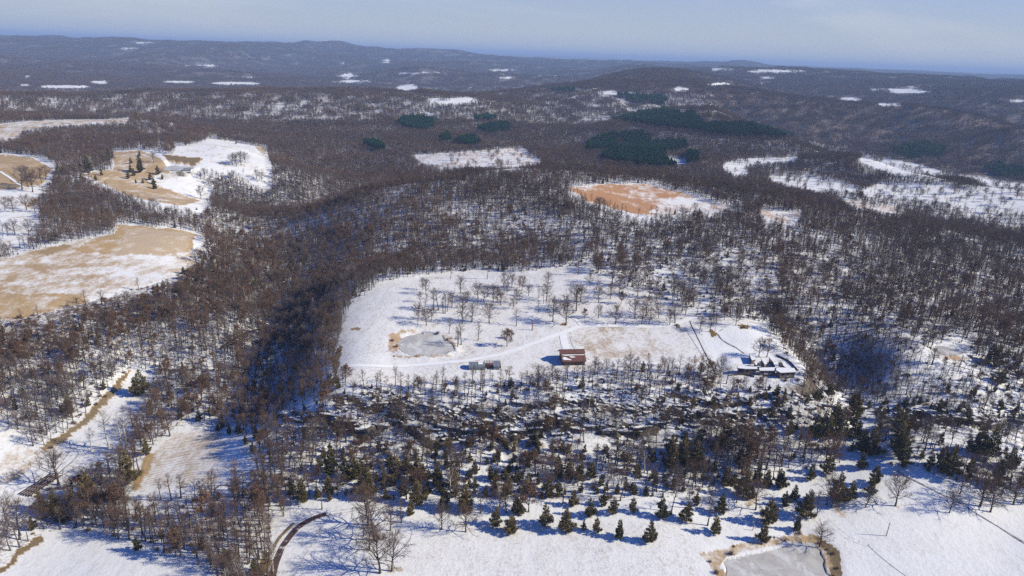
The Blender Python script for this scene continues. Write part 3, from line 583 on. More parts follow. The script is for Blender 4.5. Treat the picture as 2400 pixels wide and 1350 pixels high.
def bare_tree(seed, h, rad, base, limbs, ntw, tw=.055, thick=1.0, leaves=0, tl=1.25, k=4):
    """trunk mesh builder and crown builder of a leafless tree of height h, crown radius rad, first limbs at base*h"""
    r = np.random.default_rng(seed); T = TB(); B = TB(); P = [np.zeros(3)]; lean = r.normal(0, .05, 2)
    for i in range(1, 7):
        z = h * .88 * i / 6; P.append(np.array([lean[0] * z + r.normal(0, .012) * h * .5, lean[1] * z + r.normal(0, .012) * h * .5, z]))
    R0 = .024 * h * thick; rr = [R0 * (1.25 if i == 0 else 1) * (1 - i / 6.4) ** .8 for i in range(7)]
    for i in range(6): T.seg(P[i], P[i + 1], rr[i], rr[i + 1], k + 1)
    ends = []
    for j in range(limbs):
        f = base + (1 - base) * (j + r.random()) / limbs * .97; f = min(f, .98); z = f * 6 * 1.0; i = min(int(z), 5); p = P[i] + (P[i + 1] - P[i]) * (z - i) if f < 1 else P[6]
        az = j * 2.4 + r.normal(0, .5); g = (f - base) / (1 - base)
        ln = rad * (1.0 - .55 * g ** 1.6) * r.uniform(.75, 1.12) * (.75 + .5 * min(1, g * 4 + .3)); el = R_(12 + 50 * g + r.normal(0, 9))
        d = np.array([math.cos(az) * math.cos(el), math.sin(az) * math.cos(el), math.sin(el)]); rl = R0 * (.50 - .30 * g)
        q = p.copy(); n = 3; nodes = [q]
        for m in range(n):
            d = unit(d + r.normal(0, .16, 3) + np.array([0, 0, .10])); e = q + d * ln / n; T.seg(q, e, rl * (1 - m / n * .75), rl * (1 - (m + 1) / n * .75), 3); q = e; nodes.append(q)
            for s_ in range(2 if m else 1):
                d2 = unit(d * .6 + r.normal(0, .55, 3) + np.array([0, 0, .15])); e2 = q + d2 * ln * r.uniform(.25, .5); T.seg(q, e2, rl * .38, rl * .12, 3); ends.append((q, e2, d2))
        ends.append((nodes[-2], nodes[-1], d))
    per = max(1, ntw // len(ends)); A = []; D = []
    for a, b, d in ends:
        t = r.random(per)[:, None]; A.append(a + (b - a) * (t * .9 + .1)); D.append(d * .7 + r.normal(0, .6, (per, 3)) + np.array([0, 0, .12]))
    A = np.concatenate(A); D = np.concatenate(D); D /= np.linalg.norm(D, axis=1, keepdims=True); m = len(A)
    L1 = tl * h / 12 * r.uniform(.6, 1.3, m); B.twigs(A, D, L1, tw * r.uniform(.7, 1.3, m) * h / 12, r)
    A2 = A + D * (L1 * .55)[:, None]; D2 = D + r.normal(0, .55, (m, 3)); D2 /= np.linalg.norm(D2, axis=1, keepdims=True); B.twigs(A2, D2, L1 * .7, tw * .75 * h / 12 * np.ones(m), r)
    Lf = None
    if leaves:
        Lf = TB(); sel = r.integers(0, m, leaves); c = A2[sel] + r.normal(0, .28, (leaves, 3)); d = r.normal(size=(leaves, 3)); d /= np.linalg.norm(d, axis=1, keepdims=True); Lf.twigs(c, d, r.uniform(.25, .5, leaves), r.uniform(.2, .38, leaves), r)
    return T, B, Lf
def cedar_tree(seed, h, rad, n=2600, top=.95, low=.04, ragged=.22, leafs=.34):
    r = np.random.default_rng(seed); T = TB(); B = TB(); T.seg(np.zeros(3), np.array([0, 0, h * .93]), .022 * h, .004 * h, 5)
    nb = 46; az = np.arange(nb) * 2.4 + r.normal(0, .4, nb); f = np.linspace(low, .97, nb); env = rad * np.clip((1 - f) ** .75, .06, 1) * (1 - .35 * np.exp(-(f / .10) ** 2)) * (1 + r.normal(0, ragged, nb))
    for i in range(0, nb):
        e = np.array([math.cos(az[i]) * env[i] * .9, math.sin(az[i]) * env[i] * .9, f[i] * h + env[i] * .25]); T.seg(np.array([0, 0, f[i] * h * .96]), e, .006 * h, .002 * h, 3)
    w = env ** 1.6 + .05; w /= w.sum(); bi = r.choice(nb, n, p=w); t = np.sqrt(r.random(n)) * .95 + .08; a = az[bi] + r.normal(0, .30, n) / (t + .3); rr_ = env[bi] * t
    c = np.stack([np.cos(a) * rr_, np.sin(a) * rr_, f[bi] * h + env[bi] * .25 * t + r.normal(0, .018 * h, n)], 1)
    d = np.stack([np.cos(a), np.sin(a), r.normal(.35, .5, n)], 1) + r.normal(0, .35, (n, 3)); d /= np.linalg.norm(d, axis=1, keepdims=True)
    B.twigs(c, d, r.uniform(.6, 1.3, n) * leafs * h / 8 * 1.3, r.uniform(.5, 1.1, n) * leafs * h / 8, r)
    return T, B
def joined(name, parts):
    v = []; tri = []; qd = []; mt = []; mq = []; n = 0; mats = []
    for tb, mat in parts:
        if tb is None: continue
        if mat not in mats: mats.append(mat)
        k = mats.index(mat); v += tb.v
        for qq in tb.quad: qd.append(qq + n); mq += [k] * len(qq)
        for tt in tb.tri: tri.append(tt + n); mt += [k] * len(tt)
        n += tb.n
    f = ([np.concatenate(qd)] if qd else []) + ([np.concatenate(tri)] if tri else [])
    return np_mesh(name, np.concatenate(v), f, mats, mq + mt)
def rel(B, dx, dy, dz=0, s=1.0, rz=0):   # a shape moved and turned, for groves
    o = TB(); c, sn = math.cos(rz), math.sin(rz); Rz = np.array([[c, -sn, 0], [sn, c, 0], [0, 0, 1]])
    o.v = [vv @ Rz.T * s + np.array([dx, dy, dz]) for vv in B.v]; o.tri = B.tri; o.quad = B.quad; o.n = B.n; return o

lib = bpy.data.collections
def source_collection(name, meshes):     # tree shapes kept for the woodland's scattering
    c = lib.new(name)
    for i, me in enumerate(meshes): o = bpy.data.objects.new('%s_%02d' % (name, i), me); c.objects.link(o)
    return c
def scatter(name, col, x, y, z, rot, scl, idx, label, cat):
    n = len(x); me = bpy.data.meshes.new(name); me.vertices.add(n); me.vertices.foreach_set('co', np.stack([x, y, z], 1).astype(np.float32).ravel())
    for an, arr, ty, key in (('rot', rot, 'FLOAT_VECTOR', 'vector'), ('scl', scl, 'FLOAT_VECTOR', 'vector'), ('idx', idx, 'INT', 'value')):
        a = me.attributes.new(an, ty, 'POINT'); a.data.foreach_set(key, np.asarray(arr, np.int32 if ty == 'INT' else np.float32).ravel())
    o = link(name, me); tag(o, label, cat, kind='stuff')
    g = bpy.data.node_groups.new(name, 'GeometryNodeTree'); g.interface.new_socket('Geometry', in_out='INPUT', socket_type='NodeSocketGeometry'); g.interface.new_socket('Geometry', in_out='OUTPUT', socket_type='NodeSocketGeometry')
    gi = g.nodes.new('NodeGroupInput'); go = g.nodes.new('NodeGroupOutput'); ip = g.nodes.new('GeometryNodeInstanceOnPoints'); ci = g.nodes.new('GeometryNodeCollectionInfo')
    ci.inputs['Collection'].default_value = col; ci.inputs['Separate Children'].default_value = True; ci.inputs['Reset Children'].default_value = True
    g.links.new(gi.outputs[0], ip.inputs['Points']); g.links.new(ci.outputs[0], ip.inputs['Instance']); ip.inputs['Pick Instance'].default_value = True
    for an, ty, soc in (('rot', 'FLOAT_VECTOR', 'Rotation'), ('scl', 'FLOAT_VECTOR', 'Scale'), ('idx', 'INT', 'Instance Index')):
        na = g.nodes.new('GeometryNodeInputNamedAttribute'); na.data_type = ty; na.inputs['Name'].default_value = an
        outs = [s for s in na.outputs if s.enabled and s.name == 'Attribute']; g.links.new(outs[0], ip.inputs[soc])
    g.links.new(ip.outputs[0], go.inputs[0]); md = o.modifiers.new('scatter', 'NODES'); md.node_group = g
    return o
def tilt_euler(x, y, spin, amount=1.0):
    e = np.maximum(6.0, np.hypot(x, y) * .006); nx = -(height(x + e, y) - height(x - e, y)) / (2 * e) * amount; ny = -(height(x, y + e) - height(x, y - e)) / (2 * e) * amount
    k = 1 / np.sqrt(nx * nx + ny * ny + 1); nx *= k; ny *= k; a = -np.arcsin(ny); b = np.arctan2(nx, k)
    ca, sa, cb, sb, cs, ss = np.cos(a), np.sin(a), np.cos(b), np.sin(b), np.cos(spin), np.sin(spin)
    # M = Ry(b) Rx(a) Rz(s)
    m00 = cb * cs + sb * sa * ss; m10 = ca * ss; m20 = -sb * cs + cb * sa * ss; m21 = sb * ss + cb * sa * cs; m22 = cb * ca
    return np.stack([np.arctan2(m21, m22), -np.arcsin(np.clip(m20, -1, 1)), np.arctan2(m10, m00)], 1)

# tall woodland trees, broad field oaks, cedars, pines
NW = 10
WOOD = [bare_tree(100 + i, 12, rng.uniform(1.6, 2.7), rng.uniform(.36, .56), int(rng.integers(9, 14)), int(rng.integers(240, 400)), .043, rng.uniform(.8, 1.15), tl=1.05) for i in range(NW)]
OAK = [bare_tree(200 + i, 11, rng.uniform(4.6, 5.6), rng.uniform(.2, .3), 24, 1600, .052, 1.15, tl=1.15) for i in range(5)]
BROWN = [bare_tree(300 + i, 10, 3.4, .28, 15, 500, .065, 1.0, leaves=1500) for i in range(3)]
CED = [cedar_tree(400 + i, 8, rng.uniform(1.6, 2.3), 4200, ragged=.3, leafs=.25) for i in range(6)]
PINE = [cedar_tree(500 + i, 15, rng.uniform(3.0, 3.6), 2000, low=.28, ragged=.25, leafs=.42) for i in range(3)]
BUSH = []
for i in range(3):
    r = np.random.default_rng(600 + i); b = TB(); n = 130; A = r.normal(0, .35, (n, 3)) * [1, 1, 0]; D = r.normal(0, .5, (n, 3)) + [0, 0, .9]; D /= np.linalg.norm(D, axis=1, keepdims=True); b.twigs(A, D, r.uniform(.7, 1.9, n), r.uniform(.05, .10, n), r)
    A2 = A + D * .8; D2 = D + r.normal(0, .5, (n, 3)); D2 /= np.linalg.norm(D2, axis=1, keepdims=True); b.twigs(A2, D2, r.uniform(.4, .9, n), r.uniform(.05, .09, n), r); BUSH.append(b)
mesh_wood = [joined('tall_bare_tree', [(t, M['bark']), (b, M['twig'])]) for t, b, _ in WOOD]
mesh_pale = [joined('pale_tree', [(WOOD[i][0], M['pale_bark']), (WOOD[i][1], M['twig'])]) for i in (1, 4)]
mesh_brown = [joined('brown_leaf_tree', [(t, M['bark']), (b, M['twig']), (l, M['dry_leaf'])]) for t, b, l in BROWN]
mesh_oak = [joined('oak', [(t, M['bark']), (b, M['twig'])]) for t, b, _ in OAK]
col_wood = source_collection('woodland_shapes', mesh_wood + mesh_pale + mesh_brown + mesh_oak)   # 0-9, 10-11, 12-14, 15-19
col_con = source_collection('evergreen_shapes', [joined('cedar', [(t, M['bark']), (b, M['cedar'])]) for t, b in CED] + [joined('pine', [(t, M['bark']), (b, M['pine'])]) for t, b in PINE])  # 0-5, 6-8
col_bush = source_collection('brush_shapes', [b.mesh('brush', M['brush']) for b in BUSH])

# groves for the far slopes: real trees, simpler
def simple_tree(seed, h, rad, n, w):
    return bare_tree(seed, h, rad, .4, 6, n, w, 1.5, tl=1.7, k=2)
SIM = [simple_tree(700 + i, 10.5, 2.7, 90, .22) for i in range(5)]
SIM2 = [simple_tree(720 + i, 11, 3.2, 20, .62) for i in range(4)]
def grove(seed, size, cnt, S):
    r = np.random.default_rng(seed); parts = []
    for i in range(cnt):
        t, b, _ = S[r.integers(len(S))]; x, y = r.uniform(-size / 2, size / 2, 2); s = r.uniform(.75, 1.15); a = r.uniform(0, 6.28)
        parts += [(rel(t, x, y, -.8, s, a), M['bark']), (rel(b, x, y, -.8, s, a), M['twig'])]
    return joined('grove', parts)
def pgrove(seed, size, cnt, nleaf):
    r = np.random.default_rng(seed); parts = []; S = [cedar_tree(520 + i, 15, 3.6, nleaf, low=.2, leafs=.9) for i in range(3)]
    for i in range(cnt):
        t, b = S[r.integers(3)]; x, y = r.uniform(-size / 2, size / 2, 2); s = r.uniform(.8, 1.1); a = r.uniform(0, 6.28); parts += [(rel(b, x, y, -.8, s, a), M['pine'])]
    return joined('pine_grove', parts)
col_g1 = source_collection('grove_shapes', [grove(800 + i, 34, 32, SIM) for i in range(5)] + [pgrove(830, 34, 26, 260)])
col_g2 = source_collection('far_grove_shapes', [grove(810 + i, 80, 100, SIM2) for i in range(4)] + [pgrove(840, 80, 110, 60)])

# ------------------------------------------------------------------ where the woods grow
def cells(r0, r1, sp, ang=43.5):
    R1 = r1; nx = int(2 * R1 * math.sin(R_(ang)) / sp) + 2; ny = int((R1 + 10) / sp) + 2
    gx, gy = np.meshgrid((np.arange(nx) - nx / 2) * sp, np.arange(ny) * sp); gx = gx.ravel() + rng.uniform(-.5, .5, gx.size) * sp; gy = gy.ravel() + rng.uniform(-.5, .5, gy.size) * sp
    r = np.hypot(gx, gy); k = (r >= r0) & (r < r1) & (abs(np.arctan2(gx, gy)) < R_(ang)); return gx[k], gy[k]
def cover(x, y, z, jit=6.0):
    px, py = project(x, y, z); j = np.clip(FPX * jit / np.hypot(x, y), .5, 20); px = px + (fbm(x * .05, y * .05, 3, 91) - .5) * j; py = py + (fbm(x * .05 + 40, y * .05, 3, 92) - .5) * j * .5
    return px, py
x, y = cells(150, 1750, 3.6); z = height(x, y); px, py = cover(x, y, z)
clump = .55 + .9 * fbm(x * .018, y * .018, 3, 131)
d = look(DEN, px, py) * np.clip(clump, .5, 1.35) * (1 - .20 * sst(np.hypot(x, y), 400, 900)); keep = rng.random(len(x)) < np.where(look(DEN, px, py) > 0, d, 0)
def hides_field(x, y, z, px, py, h=12.0):          # trees that would stand in front of an open field the photo shows
    hp = h * FPX / np.hypot(x, y); a = look(DEN, px, py - hp * .42) <= .06; b = look(DEN, px, py - hp * .8) <= .06; own = look(DEN, px, py) > .25
    return own & (a | b) & ((np.hypot(x, y) > 430) | (px < 640))
_house = poly_mask([(1722,822),(1800,820),(1850,832),(1885,866),(1878,905),(1800,905),(1715,898)])
keep &= ~(look(_house, px, py) & (rng.random(len(x)) < .97)) & ~(look(_house, px, py - 12.0 * .8) & (rng.random(len(x)) < .8))
keep &= ~(hides_field(x, y, z, px, py) & (rng.random(len(x)) < np.where((np.hypot(x, y) < 400) & (px > 400), .45, np.where(np.hypot(x, y) > 750, .97, .88))))
x, y, z, px, py = x[keep], y[keep], z[keep], px[keep], py[keep]
con = look(CON, px, py) * (.3 + 1.4 * fbm(x * .03, y * .03, 2, 141)) ; pin = look(PIN, px, py); u = rng.random(len(x))
is_pin = rng.random(len(x)) < pin; is_con = (u < con * 1.15) & ~is_pin; is_dec = ~is_pin & ~is_con
rr_ = np.hypot(x, y)

# ------------------------------------------------------------------ trees one can tell apart (traced: foot of the tree and its height, in pixels)
def Z(ox, oy, k, L_): return [(ox + a / k, oy + b / k, c / k) + tuple(e) for a, b, c, *e in L_]
def mk(L_): return [p for p in L_]
SAV_W = Z(780, 600, 4, [(873,360,120),(845,318,90),(945,503,200,'w'),(857,518,160,'w'),(800,603,130),(878,650,130),(928,600,100),(1052,540,190,'w'),(1035,535,150,'w'),(1072,520,120,'w'),(990,510,200,'w'),(820,430,80),(1115,487,120)])
SAV_N = Z(780, 600, 4, [(1197,350,130),(1360,400,130),(1415,430,130),(1503,430,130),(1540,435,120),(1575,462,110),(1633,362,100),(1600,300,120),(1677,298,110),(1750,298,90),(1773,325,110),(1834,375,90),(1930,395,110,'w'),(1975,445,130,'w'),(2003,418,130),(2017,285,110),(1262,435,90),(1215,485,120),(1725,445,120),(1690,498,90),(1105,215,90,'w'),(1447,215,120,'w')])
SAV_S = Z(780, 600, 4, [(1720,655,160,'w'),(1932,530,110,'w'),(1213,633,150),(1306,613,150),(1465,628,160),(1090,727,140,'w'),(1362,792,160,'w'),(1172,848,170,'w'),(1203,832,180,'w'),(1182,820,120,'w')])
SAV_B = Z(780, 600, 4, [(1633,846,140),(1675,775,70)])
SAV_M = Z(780, 600, 4, [(2280,515,210),(2320,430,130),(2062,618,180),(2165,530,130),(2182,645,180)])
SAV_E = Z(1280, 600, 3.529, [(263,155,110,'w'),(361,247,90),(417,280,130,'w'),(530,355,110),(543,235,160),(605,315,130),(673,252,160),(757,330,110),(850,343,120),(434,388,110),(433,515,90),(575,562,130),(733,517,130),(825,490,130),(790,563,110),(848,563,110),(905,405,90),(928,517,110),(1020,570,100),(1065,555,130),(1125,455,120,'w'),(1155,483,100)])
SAV_EB = Z(1280, 600, 3.529, [(620,398,90),(320,513,70)])
SAV_F = Z(1280, 600, 3.529, [(1272,610,90),(1355,625,110),(1408,560,70),(1570,575,110),(1472,530,120,'w'),(1385,470,100,'w'),(1345,430,130,'w'),(1240,380,100,'w'),(1270,380,110,'w'),(1145,335,130,'w'),(1060,315,100),(1440,1000,130),(1760,835,120),(1825,838,125),(960,915,70)])
FIELD_W = Z(600, 1050, 3, [(465,430,120,'w'),(195,480,90),(790,545,190),(758,620,100,'w'),(835,650,190),(800,718,130),(945,580,120),(1022,525,130,'w'),(1303,573,130),(1475,590,130),(872,880,200),(955,865,180),(1580,455,140,'w'),(1760,455,150),(1530,350,120,'w')])
FIELD_E = Z(1600, 1100, 3, [(175,395,150,'w'),(378,235,100),(188,240,90),(512,285,140),(560,360,60),(1012,250,150),(1045,270,90),(1495,258,160),(2090,260,160),(2163,300,120),(2325,248,140),(905,345,150,'w'),(940,330,140,'w'),(960,545,110)])
LEFT_D = Z(0, 850, 2.7, [(370,775,155),(1075,465,120),(125,1120,150),(40,1010,110),(180,1130,90,'w')])
LEFT_P = Z(0, 850, 2.7, [(805,560,210),(690,540,180),(780,575,160),(580,560,110)])
MID_D = Z(0, 200, 3.374, [(175,825,120),(225,805,110),(260,845,110),(330,770,80),(105,1005,80),(40,990,70),(210,985,80),(280,1005,80),(1215,610,60),(1590,900,80),(1840,630,70),(1870,640,80),(1905,630,80),(1940,610,60),(2030,740,60),(2070,760,60),(60,1190,70),(120,1180,80),(230,1190,90),(300,1180,60),(360,740,70)])
RIGHT_D = [(1850,420,14),(1875,422,13),(1828,418,12),(1915,438,13),(2060,465,16),(2097,455,16),(2155,462,15),(2200,462,15),(2155,440,14),(2235,455,17),(2180,437,14),(2345,480,15),(1733,386,10),(2150,412,16)]
CED_S = Z(1600, 1100, 3, [(95,255,85),(268,310,120),(25,365,115),(225,455,110),(605,385,150),(715,260,90),(780,220,95),(865,340,160),(800,430,85),(565,510,115),(1080,230,170),(1180,210,110),(1320,180,105),(1345,110,115),(300,110,110),(360,110,80),(425,190,150),(520,90,120),(590,120,100),(690,130,100),(895,75,100),(480,210,90)])
CED_M = Z(1200, 675, 2, [(20,1060,70),(155,1110,85),(250,1145,95),(335,1135,40),(395,1145,60),(500,1170,72),(645,1190,80),(365,1070,75),(285,1020,60),(430,1020,60),(475,1060,70),(565,1050,60),(700,1075,78),(5,1140,60)])
CED_E = Z(1200, 675, 2, [(1250,930,72),(1480,870,80),(1635,845,65),(1825,835,110),(1810,790,105),(1815,745,100),(1830,700,90),(1805,660,80),(2045,880,115),(2010,850,90),(2140,890,75),(2270,930,95),(1680,780,110),(1640,770,90),(1600,700,100),(1540,700,95),(1480,700,90),(1510,650,100),(1000,740,95),(750,850,105),(745,790,90),(800,830,105),(805,770,90),(860,850,110),(870,760,90),(1600,600,100),(1420,700,90),(2180,780,110),(2240,790,110),(2330,850,80),(1690,900,0)][:-1])
CED_W = Z(600, 1050, 3, [(790,350,180),(905,285,120),(510,330,120),(330,380,140),(430,350,70),(250,330,110),(530,180,150),(630,220,130),(690,220,140),(740,210,120),(990,220,140),(1140,240,150),(1060,180,120),(1270,260,150),(1035,330,100),(1130,400,150),(1090,470,95),(1330,430,130),(1470,450,170),(1385,270,130),(1690,550,115),(1790,600,110),(1850,470,95),(1770,330,130),(2130,210,110),(2060,340,120),(2200,220,110),(2280,230,120),(2360,210,100),(1540,180,90),(1650,220,90),(940,130,100)])
CED_L = Z(0, 850, 2.7, [(265,940,105),(355,970,120),(460,920,95),(560,870,140),(810,760,160),(740,850,85),(710,880,90),(870,1190,75),(405,1010,65),(1510,450,55),(1555,520,60),(1260,370,60),(1450,450,50),(1380,430,45),(1620,480,65),(895,200,130),(930,580,85),(1615,1350,85),(440,320,90),(860,210,100),(1020,1110,50),(100,300,50),(1600,570,60)])
CED_F = Z(0, 200, 3.374, [(805,713,45),(758,755,42),(1035,620,42),(1015,740,48),(1110,690,115),(1035,690,60),(1060,715,50),(1250,705,62),(1285,745,38),(1190,750,52),(1215,780,48),(1075,775,30),(1130,775,32),(1225,820,62),(860,600,75),(820,610,55),(700,690,110),(1105,560,38),(510,710,65),(460,700,55),(1080,275,62),(1868,465,28),(1385,1130,40),(640,735,40)])
CED_H = [(1815,735,32),(1825,735,28),(1555,682,20),(2335,860,40),(2320,850,36),(2345,900,30)]

def split_tree(name, tb, cb, mats, extra=None):
    me = [('trunk', tb.mesh('trunk', mats[0])), ('crown', cb.mesh('crown', mats[1]))]
    if extra is not None: me[1] = ('crown', joined('crown', [(cb, mats[1]), (extra, M['dry_leaf'])]))
    return me
P_OAK = [split_tree('', t, b, (M['bark'], M['twig'])) for t, b, _ in OAK]
P_WOOD = [split_tree('', t, b, (M['bark'], M['twig'])) for t, b, _ in WOOD]
P_PALE = [split_tree('', WOOD[i][0], WOOD[i][1], (M['pale_bark'], M['twig'])) for i in (1, 4)]
P_BROWN = [split_tree('', t, b, (M['bark'], M['twig']), l) for t, b, l in BROWN]
P_CED = [split_tree('', t, b, (M['bark'], M['cedar'])) for t, b in CED]
protos = {}
def plant(name, parts, x, y, z, s, rz, label, cat, group, sx=1.0):
    root = empty(name, (x, y, z - .08), rz); root.scale = (s * sx, s * sx, s)
    tag(root, label, cat, group)
    for pn, me in parts: o = bpy.data.objects.new(pn, me); o.parent = root; C.objects.link(o)
    return root
ORD = ['first','second','third','fourth','fifth','sixth','seventh','eighth','ninth','tenth','eleventh','twelfth','thirteenth','fourteenth','fifteenth']
taken = []
rt = random.Random(5)
def rows_of(L_, m):
    Ls = sorted(L_, key=lambda p: -p[1]); k = max(1, math.ceil(len(Ls) / m)); n = math.ceil(len(Ls) / k)
    return [sorted(Ls[i:i + n], key=lambda p: p[0]) for i in range(0, len(Ls), n)]
def stand(L_, kind, adj, where, group, m=9, cat='tree'):
    rows = rows_of(L_, m)
    for ri, row in enumerate(rows):
        rn = '' if len(rows) == 1 else (' front row' if ri == 0 else ' back row' if ri == len(rows) - 1 else (' middle row' if len(rows) == 3 else ' %s row' % ORD[ri]))
        for i, p in enumerate(row):
            hz = hit(p[0], p[1])
            if hz is None: continue
            x, y, z = hz; dist = math.sqrt(x * x + y * y + (H - z) ** 2); cd = math.hypot(x, y) / dist; hgt = p[2] * dist / FPX / cd
            size = 'tall' if p[2] > np.mean([q[2] for q in L_]) * 1.25 else ('small' if p[2] < np.mean([q[2] for q in L_]) * .72 else 'middling')
            lab = ('%s %s %s, %s from left,%s %s' % (size, adj, kind, ORD[i], (rn + ',') if rn else '', where)).replace('  ', ' ')
            w = len(p) > 3
            if kind == 'cedar': P, h0 = rt.choice(P_CED), 8
            elif adj.startswith('pale'): P, h0 = rt.choice(P_PALE), 12
            elif 'brown' in adj: P, h0 = rt.choice(P_BROWN), 10
            elif w: P, h0 = rt.choice(P_WOOD), 12
            else: P, h0 = rt.choice(P_OAK), 11
            plant('cedar_tree' if kind == 'cedar' else 'bare_tree', P, x, y, z, hgt / h0 * 1.08, rt.uniform(0, 6.28), lab, cat, group, rt.uniform(.9, 1.12)); taken.append((x, y))
GO = 'bare oaks and hickories scattered over the snowy pasture'
stand(SAV_W, 'tree', 'bare', 'dense grove above the round pond', GO)
stand(SAV_N, 'tree', 'bare', 'grove along the far pasture edge', GO, 8)
stand(SAV_S, 'tree', 'bare', 'between round pond and driveway fork', GO, 10)
stand(SAV_B, 'tree', 'brown leafy', 'on the pasture above the metal shed', GO)
stand(SAV_M, 'tree', 'bare', 'clump above the driveway fork', GO)
stand(SAV_E, 'tree', 'bare', 'grove behind the stubble field', GO, 8)
stand(SAV_EB, 'tree', 'rusty brown', 'grove behind the stubble field', GO)
stand(SAV_F, 'tree', 'bare', 'around the lawn of the house', GO, 8)
stand(FIELD_W, 'tree', 'bare', 'lower field beside the curved track', 'bare trees on the lower snowfield', 8)
stand(FIELD_E, 'tree', 'bare', 'among cedars above the fan-shaped pond', 'bare trees on the lower snowfield', 7)
stand(LEFT_D, 'tree', 'bare', 'beside the narrow meadow strip', 'bare trees beside the long meadow strip')
stand(LEFT_P, 'tree', 'pale-trunked bare', 'belt beside the narrow meadow strip', 'pale sycamores in the belt by the meadow')
stand(MID_D, 'tree', 'bare', 'in the golden hill fields', 'bare trees in the golden hill fields', 8)
stand(RIGHT_D, 'tree', 'bare', 'in the white valley fields', 'bare trees in the white valley fields', 7)
stand(CED_S, 'cedar', 'dark green', 'above the fan-shaped pond', 'cedars scattered on the lower snowfield', 8)
stand(CED_M, 'cedar', 'bronze green', 'line across the open lower field', 'cedars scattered on the lower snowfield', 8)
stand(CED_E, 'cedar', 'dark green', 'slope below the flat-roofed house', 'cedars on the slope below the ledges', 9)
stand(CED_W, 'cedar', 'dark green', 'along the upper side of the track', 'cedars on the slope below the ledges', 9)
stand(CED_L, 'cedar', 'olive green', 'around the small triangular field', 'cedars in the belt by the meadow strip', 8)
stand(CED_F, 'cedar', 'dark', 'golden hill field with small pond', 'cedars in the golden hill fields', 8)
stand(CED_H, 'cedar', 'dark green', 'open woods right of the pasture', 'cedars in the thin right hand woods')

# the wood around them: the largest-looking trees of the woods as trees of their own
TX = np.array(taken)
def clear_of(x, y, d):
    m = np.ones(len(x), bool)
    for a, b in taken: m &= (x - a) ** 2 + (y - b) ** 2 > d * d
    return m
ok = clear_of(x, y, 2.6); x, y, z, px, py, is_pin, is_con, is_dec, rr_ = [a[ok] for a in (x, y, z, px, py, is_pin, is_con, is_dec, rr_)]
hh = np.where(is_con, 2.6 + 4.6 * rng.random(len(x)) ** 1.3, np.where(is_pin, rng.uniform(13, 17, len(x)), 6.6 + 5.0 * rng.random(len(x)) ** .8 * (.6 + .8 * fbm(x * .01, y * .01, 2, 161))))
hh = np.where(is_dec & (look(CON, px, py) > .3), hh * .85, hh); hh = hh * np.where(is_dec, 1.25 - .25 * sst(rr_, 290, 380), 1) * np.where(is_dec & (px > 640) & (py < 1030) & (py > 840), .84, 1)
idx_leaf = rng.random(len(x)) < look(LEAF, px, py)
def zone(a, b):
    if b < 760: return 'hillside above the left belt' if a < 700 else 'hillside behind the pasture'
    if a < 420 and b > 1040 and a < 300: return 'belt below the meadow strip'
    if a < 650 and b > 1110: return 'woodlot left of the curved track'
    if a < 650: return 'woods around the triangular field'
    if b < 1010: return 'slope above the rock ledges'
    if a < 1500: return 'thicket above the farm track'
    if a < 2050: return 'open woods below the long flat house'
    return 'thin woods at the right slope'
inf = (px > -5) & (px < 2405) & (py < 1375)
app = hh / rr_
sel = np.zeros(len(x), bool)
n_dec = 300 - sum(1 for o in C.objects if o.name.startswith('bare_tree')); n_con = 300 - sum(1 for o in C.objects if o.name.startswith('cedar_tree'))
for msk, n, nm in ((is_dec & inf, n_dec, 'bare'), (is_con & inf, n_con, 'con')):
    ii = np.nonzero(msk)[0]; ii = ii[np.argsort(-app[ii])][:max(0, n)]; sel[ii] = True
    for i in ii:
        zn = zone(px[i], py[i])
        if nm == 'con': plant('cedar_tree', rt.choice(P_CED), x[i], y[i], z[i], hh[i] / 8, rt.uniform(0, 6.28), 'dark cedar growing among the bare trees of the ' + zn, 'tree', 'cedars in the ' + zn, rt.uniform(.8, 1.15))
        elif idx_leaf[i]: plant('brown_leaf_tree', rt.choice(P_BROWN), x[i], y[i], z[i], hh[i] / 10, rt.uniform(0, 6.28), 'tree keeping brown leaves in the ' + zn, 'tree', 'brown leafed trees in the ' + zn)
        elif rt.random() < .05: plant('bare_tree', rt.choice(P_PALE), x[i], y[i], z[i], hh[i] / 12, rt.uniform(0, 6.28), 'pale-trunked bare tree in the ' + zn, 'tree', 'pale trunked trees in the ' + zn)
        else: plant('bare_tree', rt.choice(P_WOOD), x[i], y[i], z[i], hh[i] / 12, rt.uniform(0, 6.28), 'slender bare tree standing in the ' + zn, 'tree', 'bare trees in the ' + zn, rt.uniform(.85, 1.2))
m = is_dec & ~sel; n = m.sum(); u = rng.random(n)
idx = rng.integers(0, 10, n); idx = np.where(u < .04, rng.integers(10, 12, n), idx); idx = np.where(idx_leaf[m], rng.integers(12, 15, n), idx); sparse = look(DEN, px[m], py[m]) < .5; idx = np.where((sparse & (u > .35)) | (u > .9), rng.integers(15, 20, n), idx)
s = hh[m] / 12 * np.where(idx >= 15, 1.05, 1.0); w = s * rng.uniform(.85, 1.2, n); ro = np.zeros((n, 3)); ro[:, 2] = rng.uniform(0, 6.28, n)
scatter('bare_woodland', col_wood, x[m], y[m], z[m] - .15, ro, np.stack([w, w, s], 1), idx, 'leafless brown-grey woods covering the snowy hills and gullies', 'woodland')
m = (is_con | is_pin) & ~sel; n = m.sum(); pn = is_pin[m]; idx = np.where(pn, rng.integers(6, 9, n), rng.integers(0, 6, n)); s = hh[m] / np.where(pn, 15, 8); w = s * rng.uniform(.8, 1.15, n); ro = np.zeros((n, 3)); ro[:, 2] = rng.uniform(0, 6.28, n)
